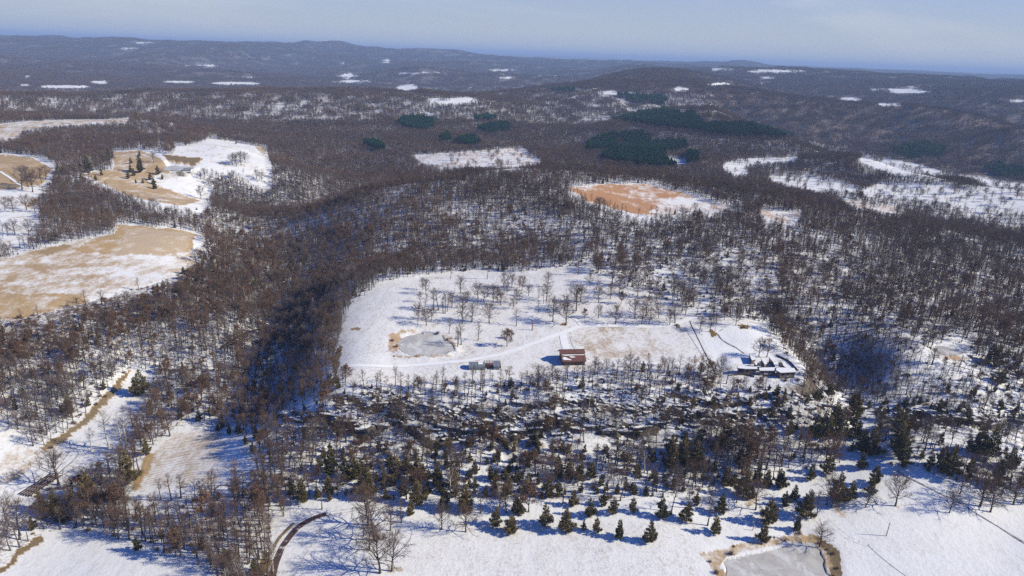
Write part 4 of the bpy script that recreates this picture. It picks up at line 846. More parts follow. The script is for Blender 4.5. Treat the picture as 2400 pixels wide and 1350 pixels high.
scatter('evergreen_woodland', col_con, x[m], y[m], z[m] - .15, ro, np.stack([w, w, s], 1), idx, 'dark evergreens mixed through the leafless woods', 'woodland')
print('single trees', len(x), 'dec', is_dec.sum(), 'con', is_con.sum())
def groves(r0, r1, sp, col, name, nv, lab, jit, wild=.3, thr=.35):
    x, y = cells(r0, r1, sp); z = height(x, y); px, py = cover(x, y, z, jit); nb_ = fbm(x * .0035, y * .0035, 4, 151); d = look(DEN, px, py) * np.clip(1.15 - wild * sst(nb_, .5, .62), .1, 1.2)
    k = ~(hides_field(x, y, z, px, py) & (r1 < 5000)) & (rng.random(len(x)) < np.where(look(DEN, px, py) > thr, np.clip(d, 0, 1), d * .3)); x, y, z, px, py = x[k], y[k], z[k], px[k], py[k]; n = len(x)
    idx = np.where(look(PIN, px, py) > .5, nv, rng.integers(0, nv, n)); s = rng.uniform(.85, 1.15, n); sz = s * rng.uniform(.85, 1.1, n)
    scatter(name, col, x, y, z, tilt_euler(x, y, rng.integers(0, 4, n) * math.pi / 2 + rng.normal(0, .2, n)), np.stack([s, s, sz], 1), idx, lab, 'woodland'); print(name, n)
groves(1700, 4600, 30, col_g1, 'hillside_woodland', 5, 'leafless woods on the middle ridges and the deep right hand valley', 7)
groves(4500, 15000, 72, col_g2, 'distant_woodland', 4, 'blue-hazed leafless woods on the far hills', 7, .4)

# brush under the trees and along the banks
x, y = cells(170, 620, 4.2, 40); z = height(x, y); px, py = cover(x, y, z, 3); d = look(DEN, px, py); g = look(GRA, px, py)
k = rng.random(len(x)) < np.where(d > .1, .35, 0) + np.where((g > .6) & (d <= .1), .45, 0) * (np.hypot(x, y) < 480) * (px > 620) + np.where(g > 1.05, .3, 0); x, y, z = x[k], y[k], z[k]; n = len(x)
s = rng.uniform(.45, 1.25, n); ro = np.zeros((n, 3)); ro[:, 2] = rng.uniform(0, 6.28, n)
scatter('brush', col_bush, x, y, z - .05, ro, np.stack([s, s, s], 1), rng.integers(0, 3, n), 'low brown brush and dead weeds under the trees and on the pond banks', 'brush'); print('brush', n)

# ------------------------------------------------------------------ rock ledges of the bluff
def rock_mesh(name, seed, L_, D_, Hh, nx=26):
    r = np.random.default_rng(seed); bm = bmesh.new(); bmesh.ops.create_icosphere(bm, subdivisions=4, radius=1.0); co = np.array([v.co[:] for v in bm.verts])
    p = np.sign(co) * np.abs(co) ** .45; p /= np.maximum(1e-6, np.abs(p).max(1))[:, None] ** .0; p = np.clip(p, -1, 1)
    wx = p[:, 0] * L_ / 2; n1 = fbm(wx * .45 + seed, p[:, 1] * 1.2 + p[:, 2] * 1.3, 4, seed) - .5; n2 = fbm(wx * 1.6, p[:, 2] * 3 + seed, 3, seed + 5) - .5
    st = np.round(p[:, 2] * 2.4) / 2.4                   # bedded strata
    q = np.stack([wx * (1 + n1 * .3), (p[:, 1] * D_ / 2) * (1 + n1 * .9 + n2 * .5) - st * D_ * .14 + n1 * D_ * .5, (p[:, 2] * .75 + st * .25) * Hh / 2 * (1 + n1 * .8) + n2 * .25], 1)
    for v, c in zip(bm.verts, q): v.co = c
    me = bpy.data.meshes.new(name); bm.to_mesh(me); bm.free(); me.materials.append(M['rock']); return me
ROCKS = [rock_mesh('rock_ledge', 900 + i, rng.uniform(7, 12), rng.uniform(2.5, 4), rng.uniform(2.2, 3.6)) for i in range(6)]
BOULD = [rock_mesh('boulder', 950 + i, rng.uniform(2.0, 3.4), rng.uniform(1.6, 2.4), rng.uniform(1.2, 1.9)) for i in range(5)]
col_b = source_collection('boulder_shapes', BOULD)
LEDGE = [(670,975),(700,985),(735,1000),(775,978),(815,990),(850,1008),(890,1000),(925,985),(965,1005),(1005,1012),(1050,1000),(1095,1008),(1140,985),(1180,1000),(1215,1012),(1260,1008),(1300,1015),(1345,1012),(1385,1005),(1420,1018),(1460,1010),(1500,1002),(1545,990),(1585,985),(1620,1000),(1660,990),(1700,975),(1740,968),(1780,962),(1820,978),(1860,972),(1900,965),(1930,950),
         (2150,965),(2195,975),(2240,985),(2285,990),(2330,992),(2375,985),(900,950),(1010,958),(1130,962),(1220,940),(1350,965),(1480,960),(1600,950),(1690,940)]
for i, (a, b) in enumerate(LEDGE):
    a += rt.uniform(-8, 8); b += rt.uniform(-6, 6); X_, Y_, Z_ = hit(a, b); o = link('rock_ledge', ROCKS[i % 6], None, (X_, Y_, Z_ + .5), rt.uniform(-.35, .35)); s = rt.uniform(.5, .85); o.scale = (s * rt.uniform(.9, 1.3), s, s * rt.uniform(.8, 1.1))
    side = 'shaded ledge in the right hand gully' if a > 2000 else ('upper broken band of the bluff below the pasture' if i > 38 else ('long dark bluff below the pasture, left part' if a < 1100 else 'long dark bluff below the pasture, middle part' if a < 1600 else 'long dark bluff below the flat house'))
    tag(o, 'snow-capped dark rock ledge of the ' + side, 'rock', 'rock ledges of the ' + side)
bx = []
for _ in range(1500):
    t = rt.random()
    if t < .75: a = rt.uniform(650, 1940); b = 965 + 40 * math.sin(a * .012) * .4 + rt.gauss(12, 24)
    elif t < .9: a = rt.uniform(2080, 2400); b = rt.gauss(975, 14)
    else: a = rt.uniform(1350, 1900); b = rt.gauss(935, 22)
    bx.append((a, b))
pts = [hit(*p) for p in bx]; pts = np.array([p for p in pts if p is not None]); n = len(pts); s = rng.uniform(.2, .85, n) ** 1.2; ro = rng.normal(0, .15, (n, 3)); ro[:, 2] = rng.normal(0, .6, n)
scatter('boulders', col_b, pts[:, 0], pts[:, 1], pts[:, 2] + .1, ro, np.stack([s, s, s], 1), rng.integers(0, 5, n), 'snow-capped boulders and rubble strewn along the bluff', 'rocks')

# ------------------------------------------------------------------ ponds, tracks
def sheet(name, P, z, mat, kind='structure'):
    bm = bmesh.new(); c = np.mean(P, 0); f = []
    Q = []
    for i in range(len(P)):
        p0, p1, p2, p3 = P[i - 1], P[i], P[(i + 1) % len(P)], P[(i + 2) % len(P)]
        for t in (0, .25, .5, .75): Q.append(.5 * ((2 * p1) + (-p0 + p2) * t + (2 * p0 - 5 * p1 + 4 * p2 - p3) * t * t + (-p0 + 3 * p1 - 3 * p2 + p3) * t ** 3))
    Q = [q + (q - c) / np.linalg.norm(q - c) * .5 for q in Q]
    bm.faces.new([bm.verts.new((q[0], q[1], z)) for q in Q]); bmesh.ops.triangulate(bm, faces=bm.faces[:]); me = bpy.data.meshes.new(name); bm.to_mesh(me); bm.free(); me.materials.append(mat)
    if me.polygons[0].normal.z < 0: me.flip_normals()
    return tag(link(name, me), kind=kind)
for k, (P, zp) in PONDS.items(): sheet('water', P, zp, M['ice'])
def spline(pts, step=3.0):
    P = [np.array(p, float) for p in pts]; P = [2 * P[0] - P[1]] + P + [2 * P[-1] - P[-2]]; out = []
    for i in range(1, len(P) - 2):
        n = max(2, int(np.linalg.norm(P[i + 1] - P[i]) / step))
        for t in np.arange(n) / n: out.append(.5 * ((2 * P[i]) + (-P[i - 1] + P[i + 1]) * t + (2 * P[i - 1] - 5 * P[i] + 4 * P[i + 1] - P[i + 2]) * t * t + (-P[i - 1] + 3 * P[i] - 3 * P[i + 1] + P[i + 2]) * t ** 3))
    out.append(P[-2]); return np.array(out)
def road(name, px_pts, w, mat, lift=.12, off=0.0, step=1.2, wob=.15, cross=4, kind='structure'):
    W_ = [hit(*p) for p in px_pts]; S = spline([(p[0], p[1]) for p in W_ if p], step); d = np.gradient(S, axis=0); d /= np.linalg.norm(d, axis=1, keepdims=True); nn = np.stack([-d[:, 1], d[:, 0]], 1); v = []
    s = np.arange(len(S)) * step; wl = w * .5 * (1 + wob * (vnoise(s * .25, s * 0, 3) * 2 - 1)); wr = w * .5 * (1 + wob * (vnoise(s * .25, s * 0 + 7, 4) * 2 - 1))
    for k in range(cross + 1):
        o = off - wl + (wl + wr) * k / cross; Pk = S + nn * o[:, None]; v.append(np.stack([Pk[:, 0], Pk[:, 1], height(Pk[:, 0], Pk[:, 1]) + lift], 1))
    v = np.stack(v, 1); n = len(S); ii = np.arange(n * (cross + 1)).reshape(n, cross + 1); f = np.stack([ii[:-1, :-1], ii[1:, :-1], ii[1:, 1:], ii[:-1, 1:]], -1).reshape(-1, 4)
    me = np_mesh(name, v.reshape(-1, 3), [f[:, ::-1]], [mat], smooth=True); return tag(link(name, me), kind=kind)
def track_mat():
    m, n, b = newmat('muddy_track'); tc = N(n, 'ShaderNodeTexCoord').outputs['Object']; f = noise(n, tc, .5, 5, .65); g = noise(n, tc, .12, 4)
    c = mix(n, mrange(n, f, .35, .65), (.06, .035, .032), (.13, .08, .068)); c = mix(n, mrange(n, math_(n, 'ADD', math_(n, 'MULTIPLY', f, .5), math_(n, 'MULTIPLY', g, .5)), .56, .62), c, (.62, .6, .6)); n.links.new(c, b.inputs['Base Color']); return m
M['track'] = track_mat()
main = [(634,1365),(640,1345),(650,1310),(668,1272),(698,1237),(735,1215),(765,1205)]
road('track', main, 2.6, M['track'])
M['ruts'] = simple('snowy_ruts', (.34, .28, .25), (.72, .71, .72), .5, .8)
for o_ in (-.85, .85): road('track', [(735,1216),(765,1205),(800,1199),(860,1190),(930,1180),(1010,1168),(1100,1160)], .5, M['ruts'], .10, off=o_, wob=.6)
road('earth_bank', [(652,1300),(664,1275),(684,1250),(704,1230)], 1.5, simple('bank_grass', (.13, .09, .04), (.28, .20, .10), .8, .9), .2, off=3.0, wob=.7)
for o_ in (-.85, .85): road('track', [(1100,1160),(1170,1159),(1250,1163),(1330,1167),(1400,1171),(1470,1168),(1520,1160),(1570,1150),(1640,1140),(1700,1131),(1740,1126)], .6, M['ruts'], .10, off=o_, wob=.6)
dirt = [(1540,1163),(1580,1156),(1620,1150),(1650,1145)]
cs = simple('smooth_snow', (.765, .76, .775), (.81, .81, .82), .3, .75)
M['cs'] = cs
road('driveway', [(800,862),(900,858),(1040,850),(1100,844),(1190,826),(1255,803),(1317,781),(1365,765),(1450,764),(1540,765),(1590,757),(1617,747),(1637,744)], 3.4, cs, .10)
road('driveway', [(1319,782),(1322,800),(1330,828)], 4.2, cs, .15)
road('driveway', [(1372,846),(1420,849),(1480,850),(1560,852),(1640,853)], 3.0, cs, .10)
road('path', [(1362,764),(1356,756),(1348,748)], 2.2, cs, .16)
road('path', [(0,372+30),(25,418),(50,436),(68,442)], 3.0, cs, .25)
road('path', [(1604,768),(1622,795),(1645,832),(1662,862)], .5, M['ruts'], .10, wob=.6)
road('path', [(1390,848),(1370,836),(1345,815),(1336,792)], .5, M['ruts'], .10, wob=.6)
road('path', [(2,510),(10,530),(12,560)], 2.5, cs, .25)
road('path', [(100,1000),(0,1000)][:0] or [(1600,375),(1700,362),(1790,358)], 3.0, cs, .4)
# earthen wheel ruts and ditches
road('ditch', [(2100,1102),(2130,1120),(2170,1140),(2205,1158),(2240,1172),(2290,1205),(2340,1235),(2400,1272),(2440,1290)], .9, M['ditch'], .12, wob=.5)
road('ditch', [(1683,784),(1690,794),(1705,805),(1725,815),(1738,824),(1745,829)], .8, M['ditch'], .14, wob=.4)
road('ditch', [(1687,776),(1694,772)], .6, M['ditch'], .14)
road('ditch', [(2035,1278),(2070,1310),(2125,1352)], .4, simple('footworn_snow', (.34, .32, .31), (.74, .73, .74), 1.2, .8), .1, wob=.7)
road('creek', [(515,820),(540,800),(570,785),(600,774),(620,770)], 1.6, M['earth'], .3, wob=.3)
road('creek', [(585,538),(592,525),(605,520)], 3.0, M['earth'], .4)
road('creek', [(605,530),(612,550),(630,565),(660,575)], 3.0, cs, .5)

# ------------------------------------------------------------------ walls and fences
def along(pts, step): return spline([hit(*p)[:2] for p in pts], step)
def stone_wall(name, pts, h, w, label):
    S = along(pts, 1.5); d = np.gradient(S, axis=0); d /= np.linalg.norm(d, axis=1, keepdims=True); nn = np.stack([-d[:, 1], d[:, 0]], 1); z = height(S[:, 0], S[:, 1]); v = []; prof = [(-.5, -.3), (-.5, 1), (.5, 1), (.5, -.3)]
    for a, b in prof: v.append(np.stack([S[:, 0] + nn[:, 0] * a * w, S[:, 1] + nn[:, 1] * a * w, z + b * h * (1 + .15 * (vnoise(np.arange(len(S)) * .7, np.zeros(len(S)), 9) - .5))], 1))
    v = np.stack(v, 1); n = len(S); ii = np.arange(n * 4).reshape(n, 4); f = [np.stack([ii[:-1, k], ii[1:, k], ii[1:, k + 1], ii[:-1, k + 1]], -1) for k in range(3)]; f.append(ii[[0, -1]][:, ::-1])
    me = np_mesh(name, v.reshape(-1, 3), f, [M['fascia']]); o = link(name, me); tag(o, label, 'wall'); return o
stone_wall('low_wall', [(1617,752),(1622,765),(1632,785),(1645,812),(1660,842),(1675,870)], .22, .2, 'thin dark straight wall between the stubble field and the white lawn')
def wire_fence(pts, step, label, hgt=1.2, n_=2):
    S = along(pts, step); z = height(S[:, 0], S[:, 1]); root = empty('wire_fence', (S[0, 0], S[0, 1], float(z[0]))); tag(root, label, 'fence'); O = np.array([S[0, 0], S[0, 1], z[0]])
    post = MB(); post.bar((0, 0, -.2), (0, 0, hgt), .06, .05, 5); pm = None
    w = MB()
    for i in range(len(S)):
        p = np.array([S[i, 0], S[i, 1], z[i]]) - O
        if pm is None: o = post.build('post', M['wood'], root, tuple(p)); pm = o.data
        else: o = link('post', pm, root, tuple(p))
        if i:
            for hz in (.45, .8, 1.12): w.bar(tuple(q + np.array([0, 0, hz * hgt / 1.2])), tuple(p + np.array([0, 0, hz * hgt / 1.2])), .015, None, 3)
        q = p
    w.build('wires', M['steel'], root)
wire_fence([(692,1350),(712,1310),(730,1282),(748,1250),(765,1222),(775,1205)], 3.5, 'post and wire fence running up the field beside the curved track')
wire_fence([(1940,1222),(1990,1262),(2035,1280)], 4.0, 'short wire fence run at the right of the fan-shaped pond')

# ------------------------------------------------------------------ barn, sheds
def place(pa, pb):                       # base line of a building between two pixels
    a = np.array(hit(*pa)); b = np.array(hit(*pb)); d = b - a; return a, math.hypot(d[0], d[1]), math.atan2(d[1], d[0])
a, W_, rz = place((1318, 857), (1372, 856)); W_ = float(W_)
barn = empty('barn', (a[0], a[1], a[2] - .1), rz); tag(barn, 'small barn with a stepped rust-red roof half covered in snow', 'barn')
Dp = 10.5
b = MB(); b.prism([(0, 0), (0, 2.8), (4.2, 4.4), (4.2, 5.1), (6.6, 5.8), (Dp, 3.4), (Dp, 0)], .3, W_ - .3); b.build('wall', M['fascia'], barn)
b = MB(); b.prism([(-.9, 2.62), (-.9, 2.75), (4.25, 4.72), (4.25, 4.56)], -.4, W_ + .3); lr = b.build('lower_roof', M['red_roof'], barn)
b = MB(); b.prism([(3.6, 5.05), (3.6, 5.2), (6.6, 6.2), (6.6, 6.02)], -.9, W_ + .5); b.prism([(6.63, 6.02), (6.63, 6.2), (Dp + .5, 3.35), (Dp + .5, 3.2)], -.9, W_ + .5); ur = b.build('upper_roof', M['red_roof'], barn)
b = MB(); b.bar((-.9, 6.6, 6.24), (W_ + .5, 6.6, 6.24), .12); b.build('ridge', M['fascia'], ur)
def roof_snow(parent, outline, f, name='snow_patch', t=.10):
    n = len(outline); v = [(x, y, f(y) + .02) for x, y in outline] + [(x, y, f(y) + t) for x, y in outline]
    me = bpy.data.meshes.new(name); me.from_pydata(v, [], [tuple(range(n))[::-1], tuple(range(n, 2 * n))] + [(i, (i + 1) % n, (i + 1) % n + n, i + n) for i in range(n)]); me.materials.append(M['snow']); return link(name, me, parent)
lf = lambda y: 2.75 + (y + .9) * (4.72 - 2.75) / 5.15
roof_snow(lr, [(.2, 3.5), (1.5, 3.1), (4, 3.0), (7, 3.35), (W_ - .3, 3.3), (W_ + .1, 4.15), (-.2, 4.15)], lf)
roof_snow(lr, [(0.1, .8), (1.2, .1), (2.6, .2), (4.6, -.1), (4.4, .6), (3.0, 1.1), (2.2, 1.9), (.6, 2.2)], lf)
roof_snow(lr, [(4.8, 1.6), (7.2, 1.9), (6.0, 2.5), (3.9, 2.5)], lf)
b = MB(); b.box(W_ * .3, W_ * .3 + 2.6, .0 - .04, .0 - .002, .1, 2.3); b.build('door', M['wood'], barn)
a, W2, r2 = place((1099, 868), (1136, 868)); W2 = float(W2)
shed = empty('metal_shed', (a[0], a[1], a[2] - .1), r2); tag(shed, 'long low grey metal shed with a snow patch on its ribbed roof', 'shed')
def arch(w, h, n=9): return [(w * (1 - math.cos(math.pi * i / n)) / 2, h * (.55 + .45 * math.sin(math.pi * i / n)) if 0 < i < n else h * .5) for i in range(n + 1)]
pr = arch(5.5, 3.0); b = MB(); b.prism([(0.1, 0)] + [(y * .96 + .1, z - .08) for y, z in pr] + [(5.4, 0)], .1, W2 - .1); b.build('wall', M['grey_metal'], shed)
b = MB(); b.prism([(y, z) for y, z in pr] + [(y, z - .07) for y, z in pr[::-1]], 0, W2); rf = b.build('roof', M['grey_metal'], shed)
b = MB()
for i in range(int(W2 / .6)): b.prism([(y, z + .03) for y, z in pr] + [(y, z - .02) for y, z in pr[::-1]], i * .6 + .2, i * .6 + .27)
b.build('rib', M['grey_metal'], rf)
b = MB(); b.prism([(1.2, 2.86), (2.0, 3.02), (2.75, 3.12), (3.4, 3.1), (4.2, 2.9), (3.4, 2.96), (2.75, 2.99), (2.0, 2.9)], W2 * .6, W2 * .88); b.build('snow_patch', M['snow'], rf)
a3, W3, r3 = place((1157, 867), (1171, 867)); W3 = float(W3)
sh2 = empty('metal_shed', (a3[0], a3[1], a3[2] - .1), r3); tag(sh2, 'small square grey metal shed at the right end of the pole corral', 'shed')
b = MB(); b.prism([(.1, 0), (.1, 2.1), (4.7, 2.7), (4.7, 0)], .1, W3 - .1); b.build('wall', M['grey_metal'], sh2)
b = MB(); b.prism([(-.2, 2.12), (-.2, 2.22), (5, 2.86), (5, 2.76)], -.15, W3 + .15); b.build('roof', M['grey_metal'], sh2)
# pole corral between and behind them
def corral(x0, x1, y0, y1):
    root = empty('corral', (a[0], a[1], a[2]), r2); tag(root, 'weathered brown pole corral between the two grey metal sheds', 'corral'); pts = []
    for u in np.arange(x0, x1 + .1, (x1 - x0) / 6): pts += [(u, y1), (u, y0 + 2)]
    for vv in np.arange(y0, y1 + .1, (y1 - y0) / 4): pts += [(x0, vv), (x1, vv)]
    pm = None
    for u, vv in pts:
        if pm is None: p = MB(); p.bar((0, 0, -.3), (0, 0, 1.9), .11, .10, 6); o = p.build('post', M['wood'], root, (u, vv, 0)); pm = o.data
        else: link('post', pm, root, (u, vv, 0))
    for hz in (.5, 1.0, 1.5):
        r = MB(); r.bar((x0, y1, hz), (x1, y1, hz), .07); r.bar((x0, y0, hz), (x0, y1, hz), .07); r.bar((x1, y0, hz), (x1, y1, hz), .07); r.bar((x0, y0 + 2, hz), (x1, y0 + 2, hz), .07); r.build('rail', M['wood'], root)
    r = MB(); r.box(x0, x1, y0 + 2.1, y1 - .1, -.05, .06); r.build('trodden_floor', M['earth'], root)
corral(W2 * .78 if False else W2 + .2, W2 + 8.2, .2, 8.0)

# ------------------------------------------------------------------ long flat-roofed house with its wings
hz_ = HOUSE_Z + .2; hp = tuple(at_pixel(1800, 872, hz_)) + (hz_,)
def wpt(px, py, z): return np.array(at_pixel(px, py, z))
house = empty('flat_roofed_house', (hp[0], hp[1], hz_)); tag(house, 'sprawling low stone house of long flat snow-covered roofs on the bluff edge', 'house')
def slab(poly_px, ztop, th, name='roof', wall=True, over=.6, snow=True, wallmat='stone'):
    th *= .85; ztop -= .2
    P = [wpt(px, py, hz_ + ztop) - np.array(hp[:2]) for px, py in poly_px]; c = np.mean(P, 0); n = len(P)
    ar = sum(P[i][0] * P[(i + 1) % n][1] - P[(i + 1) % n][0] * P[i][1] for i in range(n))
    if ar < 0: P = P[::-1]
    def pris(Q, z0, z1, nm, m, par):
        k = MB(); k.add([(q[0], q[1], z0) for q in Q] + [(q[0], q[1], z1) for q in Q], [tuple(range(n))[::-1], tuple(range(n, 2 * n))] + [(i, (i + 1) % n, (i + 1) % n + n, i + n) for i in range(n)]); return k.build(nm, m, par)
    ins = [c + (q - c) * max(.3, 1 - over / np.linalg.norm(q - c)) for q in P]
    if wall: w_ = pris(ins, -3.2, ztop - th, 'wall', M[wallmat], house)
    r_ = pris(P, ztop - th, ztop - .06, name, M['fascia'], house)
    if snow:
        s2 = [c + (q - c) * max(.5, 1 - .18 / np.linalg.norm(q - c)) for q in P]; pris(s2, ztop - .055, ztop + .14, 'roof_snow', M['snow'], r_)
    if wall:                              # window bands on the long faces
        for i in range(n):
            A_, B_ = ins[i], ins[(i + 1) % n]; L2 = np.linalg.norm(B_ - A_)
            if L2 < 3: continue
            d = (B_ - A_) / L2; no = np.array([d[1], -d[0]]); k = MB(); nw = max(1, int(L2 / 2.4))
            for j in range(nw):
                u0 = (j + .15) * L2 / nw; u1 = (j + .85) * L2 / nw; q0 = A_ + d * u0; q1 = A_ + d * u1
                pts = [q0 + no * .03, q1 + no * .03, q1 - no * .1, q0 - no * .1]
                k.add([(p[0], p[1], z) for z in (ztop - th - 1.3, ztop - th - .2) for p in pts], [(0, 3, 2, 1), (4, 5, 6, 7), (0, 1, 5, 4), (1, 2, 6, 5), (2, 3, 7, 6), (3, 0, 4, 7)])
            k.build('window', M['glass'], w_)
    return r_
slab([(1727, 858), (1746, 858), (1775, 860), (1776, 865), (1745, 865), (1728, 863)], 3.0, .45)
slab([(1778, 862), (1820, 861), (1821, 869), (1780, 869)], 2.8, .45)
slab([(1819, 861), (1862, 863), (1867, 872), (1829, 874), (1818, 868)], 3.3, .5)
slab([(1766, 848), (1778, 846), (1784, 856), (1783, 860), (1774, 860)], 2.7, .3)
slab([(1755, 829), (1764, 829), (1772, 843), (1762, 845)], 2.5, .35)
slab([(1801, 837), (1815, 837), (1819, 846), (1811, 848)], 2.9, .35)
slab([(1811, 848), (1822, 847), (1826, 860), (1817, 860)], 2.6, .35)
slab([(1783, 840), (1792, 838), (1799, 852), (1792, 855)], 2.2, .3)
slab([(1829, 845), (1839, 849), (1850, 862), (1845, 864), (1836, 858)], 1.6, .3)
slab([(1758, 872), (1775, 872), (1815, 876), (1798, 878)], .9, .3, 'terrace', True, .2, True)
slab([(1832, 877), (1845, 878), (1849, 883), (1836, 882)], 1.0, .3, 'terrace', True, .2, True)
for i, (px_, py_) in enumerate([(1778, 861), (1828, 860)]):
    q = wpt(px_, py_, hz_ + 1.7) - np.array(hp[:2]); k = MB(); k.box(q[0] - .8, q[0] + .8, q[1] - .6, q[1] + .6, -1, 4.2); k.build('chimney', M['stone'], house)
for (p0, p1, lab) in (((1820, 834), (1868, 868), 'low stepped stone terrace wall curving behind the flat-roofed house'), ((1714, 880), (1768, 884), 'thin dark retaining wall below the flat-roofed house')):
    stone_wall('terrace_wall', [p0, ((p0[0] + p1[0]) / 2 + 4, (p0[1] + p1[1]) / 2 - 3), p1], .8, .5, lab)

# rack of long timbers by the meadow strip
ra = np.array(hit(45, 1160)); rb = np.array(hit(120, 1112)); dv = rb - ra; Lr = math.hypot(dv[0], dv[1]); ang = math.atan2(dv[1], dv[0])
rack = empty('timber_rack', tuple(ra), ang); tag(rack, 'long low rack of dark parallel beams with snow lying between, by the meadow strip', 'timber rack'); sl = dv[2] / Lr
for i in range(5):
    k = MB(); y0 = -i * 1.35; k.add([(x_, y0 + dy, x_ * sl + zz) for x_ in (0, Lr) for zz in (.35, .75) for dy in (-.22, .22)], [(0, 1, 3, 2), (4, 6, 7, 5), (0, 4, 5, 1), (2, 3, 7, 6), (0, 2, 6, 4), (1, 5, 7, 3)]); k.build('beam', M['fascia'], rack)
for j in range(6):
    x_ = Lr * (j + .3) / 6; k = MB(); k.box(x_ - .12, x_ + .12, -5.8, .3, x_ * sl - .5, x_ * sl + .34); k.build('bearer', M['wood'], rack)

# ------------------------------------------------------------------ poles, snag, masts
def pole(px, py, hpx, label, arm=True):
    x_, y_, z_ = hit(px, py); dist = math.sqrt(x_ * x_ + y_ * y_ + (H - z_) ** 2); h = hpx * dist / FPX / (math.hypot(x_, y_) / dist)
    r = empty('utility_pole', (x_, y_, z_ - .1)); tag(r, label, 'pole'); k = MB(); k.bar((0, 0, -.3), (h * .03, 0, h), .16, .11, 8); k.build('post', M['wood'], r)
    if arm:
        k = MB(); k.box(h * .03 - .7, h * .03 + .7, -.06, .06, h - .5, h - .35); k.build('crossarm', M['wood'], r)
pole(2077, 1256, 27, 'lone leaning wooden pole on the open white field right of the pond', False)
pole(1764, 1243, 10, 'short wooden post on the snow just above the fan-shaped pond', False)
x_, y_, z_ = hit(1247, 774); snag = empty('dead_snag', (x_, y_, z_ - .1)); tag(snag, 'broken reddish dead trunk standing alone on the snowy pasture', 'dead tree')
k = MB(); k.bar((0, 0, -.2), (.15, 0, 3.2), .38, .28, 7); k.bar((.15, 0, 3.15), (-.1, .1, 5.6), .28, .10, 7); k.build('trunk', simple('snag_wood', (.20, .09, .06), (.34, .19, .13), 1.5, .85), snag)
k = MB(); k.bar((.1, 0, 4.0), (1.1, .3, 5.2), .10, .03, 4); k.bar((.1, 0, 3.4), (-1.0, .2, 4.3), .09, .03, 4); k.bar((0, 0, 4.8), (.5, -.3, 6.0), .07, .02, 4); k.build('branch', M['bark'], snag)
def mast(px, py, r0, h, label):
    t, d = ray_tr(px, py); x_, y_ = r0 * math.sin(t), r0 * math.cos(t); z_ = float(height(x_, y_)); r = empty('lattice_mast', (x_, y_, z_ - 1)); tag(r, label, 'mast')
    w = 2.2
    for sx, sy in ((-1, -1), (1, -1), (0, 1)): k = MB(); k.bar((sx * w, sy * w, 0), (sx * .5, sy * .5, h), .5, .35, 4); k.build('leg', M['steel'], r)
    k = MB(); c_ = [(-1, -1), (1, -1), (0, 1)]; n = 12
    for i in range(n):
        z0, z1 = h * i / n, h * (i + 1) / n; w0, w1 = w - (w - .5) * i / n, w - (w - .5) * (i + 1) / n
        for j in range(3): p, q = c_[j], c_[(j + 1) % 3]; k.bar((p[0] * w0, p[1] * w0, z0), (q[0] * w1, q[1] * w1, z1), .16, None, 3)
    k.build('bracing', M['steel'], r)
mast(1474, 166, 3650, 42, 'tall lattice mast on the left of the far hump of hill')
mast(1529, 168, 3500, 34, 'shorter lattice mast right of the tall one on the far hump')

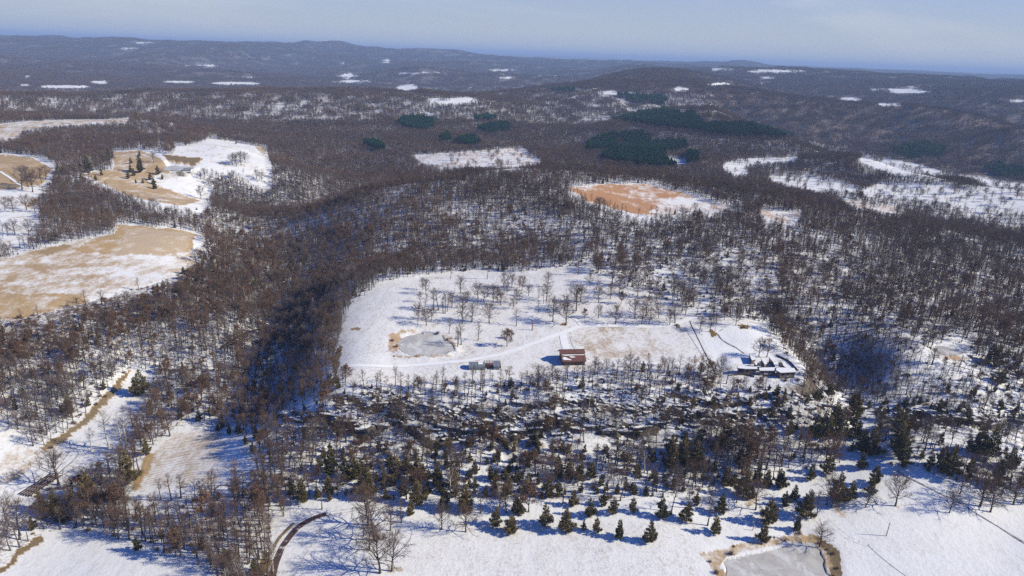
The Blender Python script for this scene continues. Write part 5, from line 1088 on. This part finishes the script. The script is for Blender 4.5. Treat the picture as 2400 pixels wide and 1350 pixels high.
# small houses far off
def cottage(px, py, w, d, h, rz, roofm, label, wallm='white_wall'):
    hh_ = hit(px, py); r = empty('farmhouse', (hh_[0], hh_[1], hh_[2] - .5), rz); tag(r, label, 'house', 'farmhouses on the far hills')
    k = MB(); k.prism([(0, 0), (0, h), (d / 2, h + d * .3), (d, h), (d, 0)], 0, w); wl = k.build('wall', M[wallm], r)
    k = MB(); k.prism([(-.5, h - .28), (-.5, h - .1), (d / 2, h + d * .3 + .25), (d / 2, h + d * .3 + .05)], -.4, w + .4); k.prism([(d / 2 + .03, h + d * .3 + .05), (d / 2 + .03, h + d * .3 + .25), (d + .5, h - .1), (d + .5, h - .28)], -.4, w + .4); k.build('roof', M[roofm], r)
    k = MB()
    for j in range(3): k.box(w * (j + .3) / 3, w * (j + .3) / 3 + 1.2, -.05, .02, 1.0, 2.3)
    k.build('window', M['glass'], wl)
for a_ in [(1296,352,14,9,3.5,.2,'snow','white farmhouse in the wooded hollow beyond the hill crest'),(1310,356,10,7,3,-.3,'grey_roof','grey-roofed cottage just right of the white farmhouse in the hollow'),(1284,349,9,7,3,.5,'snow','small snow-roofed cottage uphill of the hollow farmhouse'),(1322,362,9,7,3,.1,'grey_roof','lowest grey-roofed cottage in the wooded hollow'),
           (1461,232,14,10,8,0,'grey_roof','pale tall farm building at the edge of the ridge pines'),(1390,212,16,9,5,.2,'snow','white house on the left end of the ridge-top clearing'),(1470,219,12,8,3,.3,'snow','snow-roofed shed in the ridge-top clearing'),(1797,194,22,12,4,0,'snow','white barn in the far plateau clearing'),
           (905,146,26,14,5,0,'snow','white building in a clearing of the blue far hills'),(1172,176,30,14,5,.1,'snow','white farm building at the far valley snowfield'),(1600,213,18,10,4,.2,'snow','snow-roofed house in the far slope clearing'),(430,402,9,6,2.5,.2,'grey_roof','little hut by the small pond of the golden hill field'),
           (585,536,9,6,3,.2,'snow','pale hut at the wooded creek bend'),(2060,248,16,10,4,.1,'snow','white farm building in the right valley clearing')]: cottage(*a_)

# ------------------------------------------------------------------ haze
def haze_box(x0, x1, y0, y1, z0, z1):
    k = MB(); k.box(x0, x1, y0, y1, z0, z1); m = bpy.data.materials.new('haze'); m.use_nodes = True; n = m.node_tree; n.nodes.clear(); o = n.nodes.new('ShaderNodeOutputMaterial'); v = n.nodes.new('ShaderNodeVolumePrincipled')
    v.inputs['Color'].default_value = HAZE_COL + (1,); v.inputs['Density'].default_value = HAZE_D; v.inputs['Anisotropy'].default_value = 0.0; n.links.new(v.outputs[0], o.inputs['Volume'])
    h = k.build('haze', m); tag(h, kind='stuff'); return h
HAZE_D = 9.0e-5; HAZE_COL = (.45, .625, .98)
haze_box(-66000, 66000, -66000, 66000, float(ZZ.min()) - 1.0, float(max(ZZ.max(), H)) + 50.0)
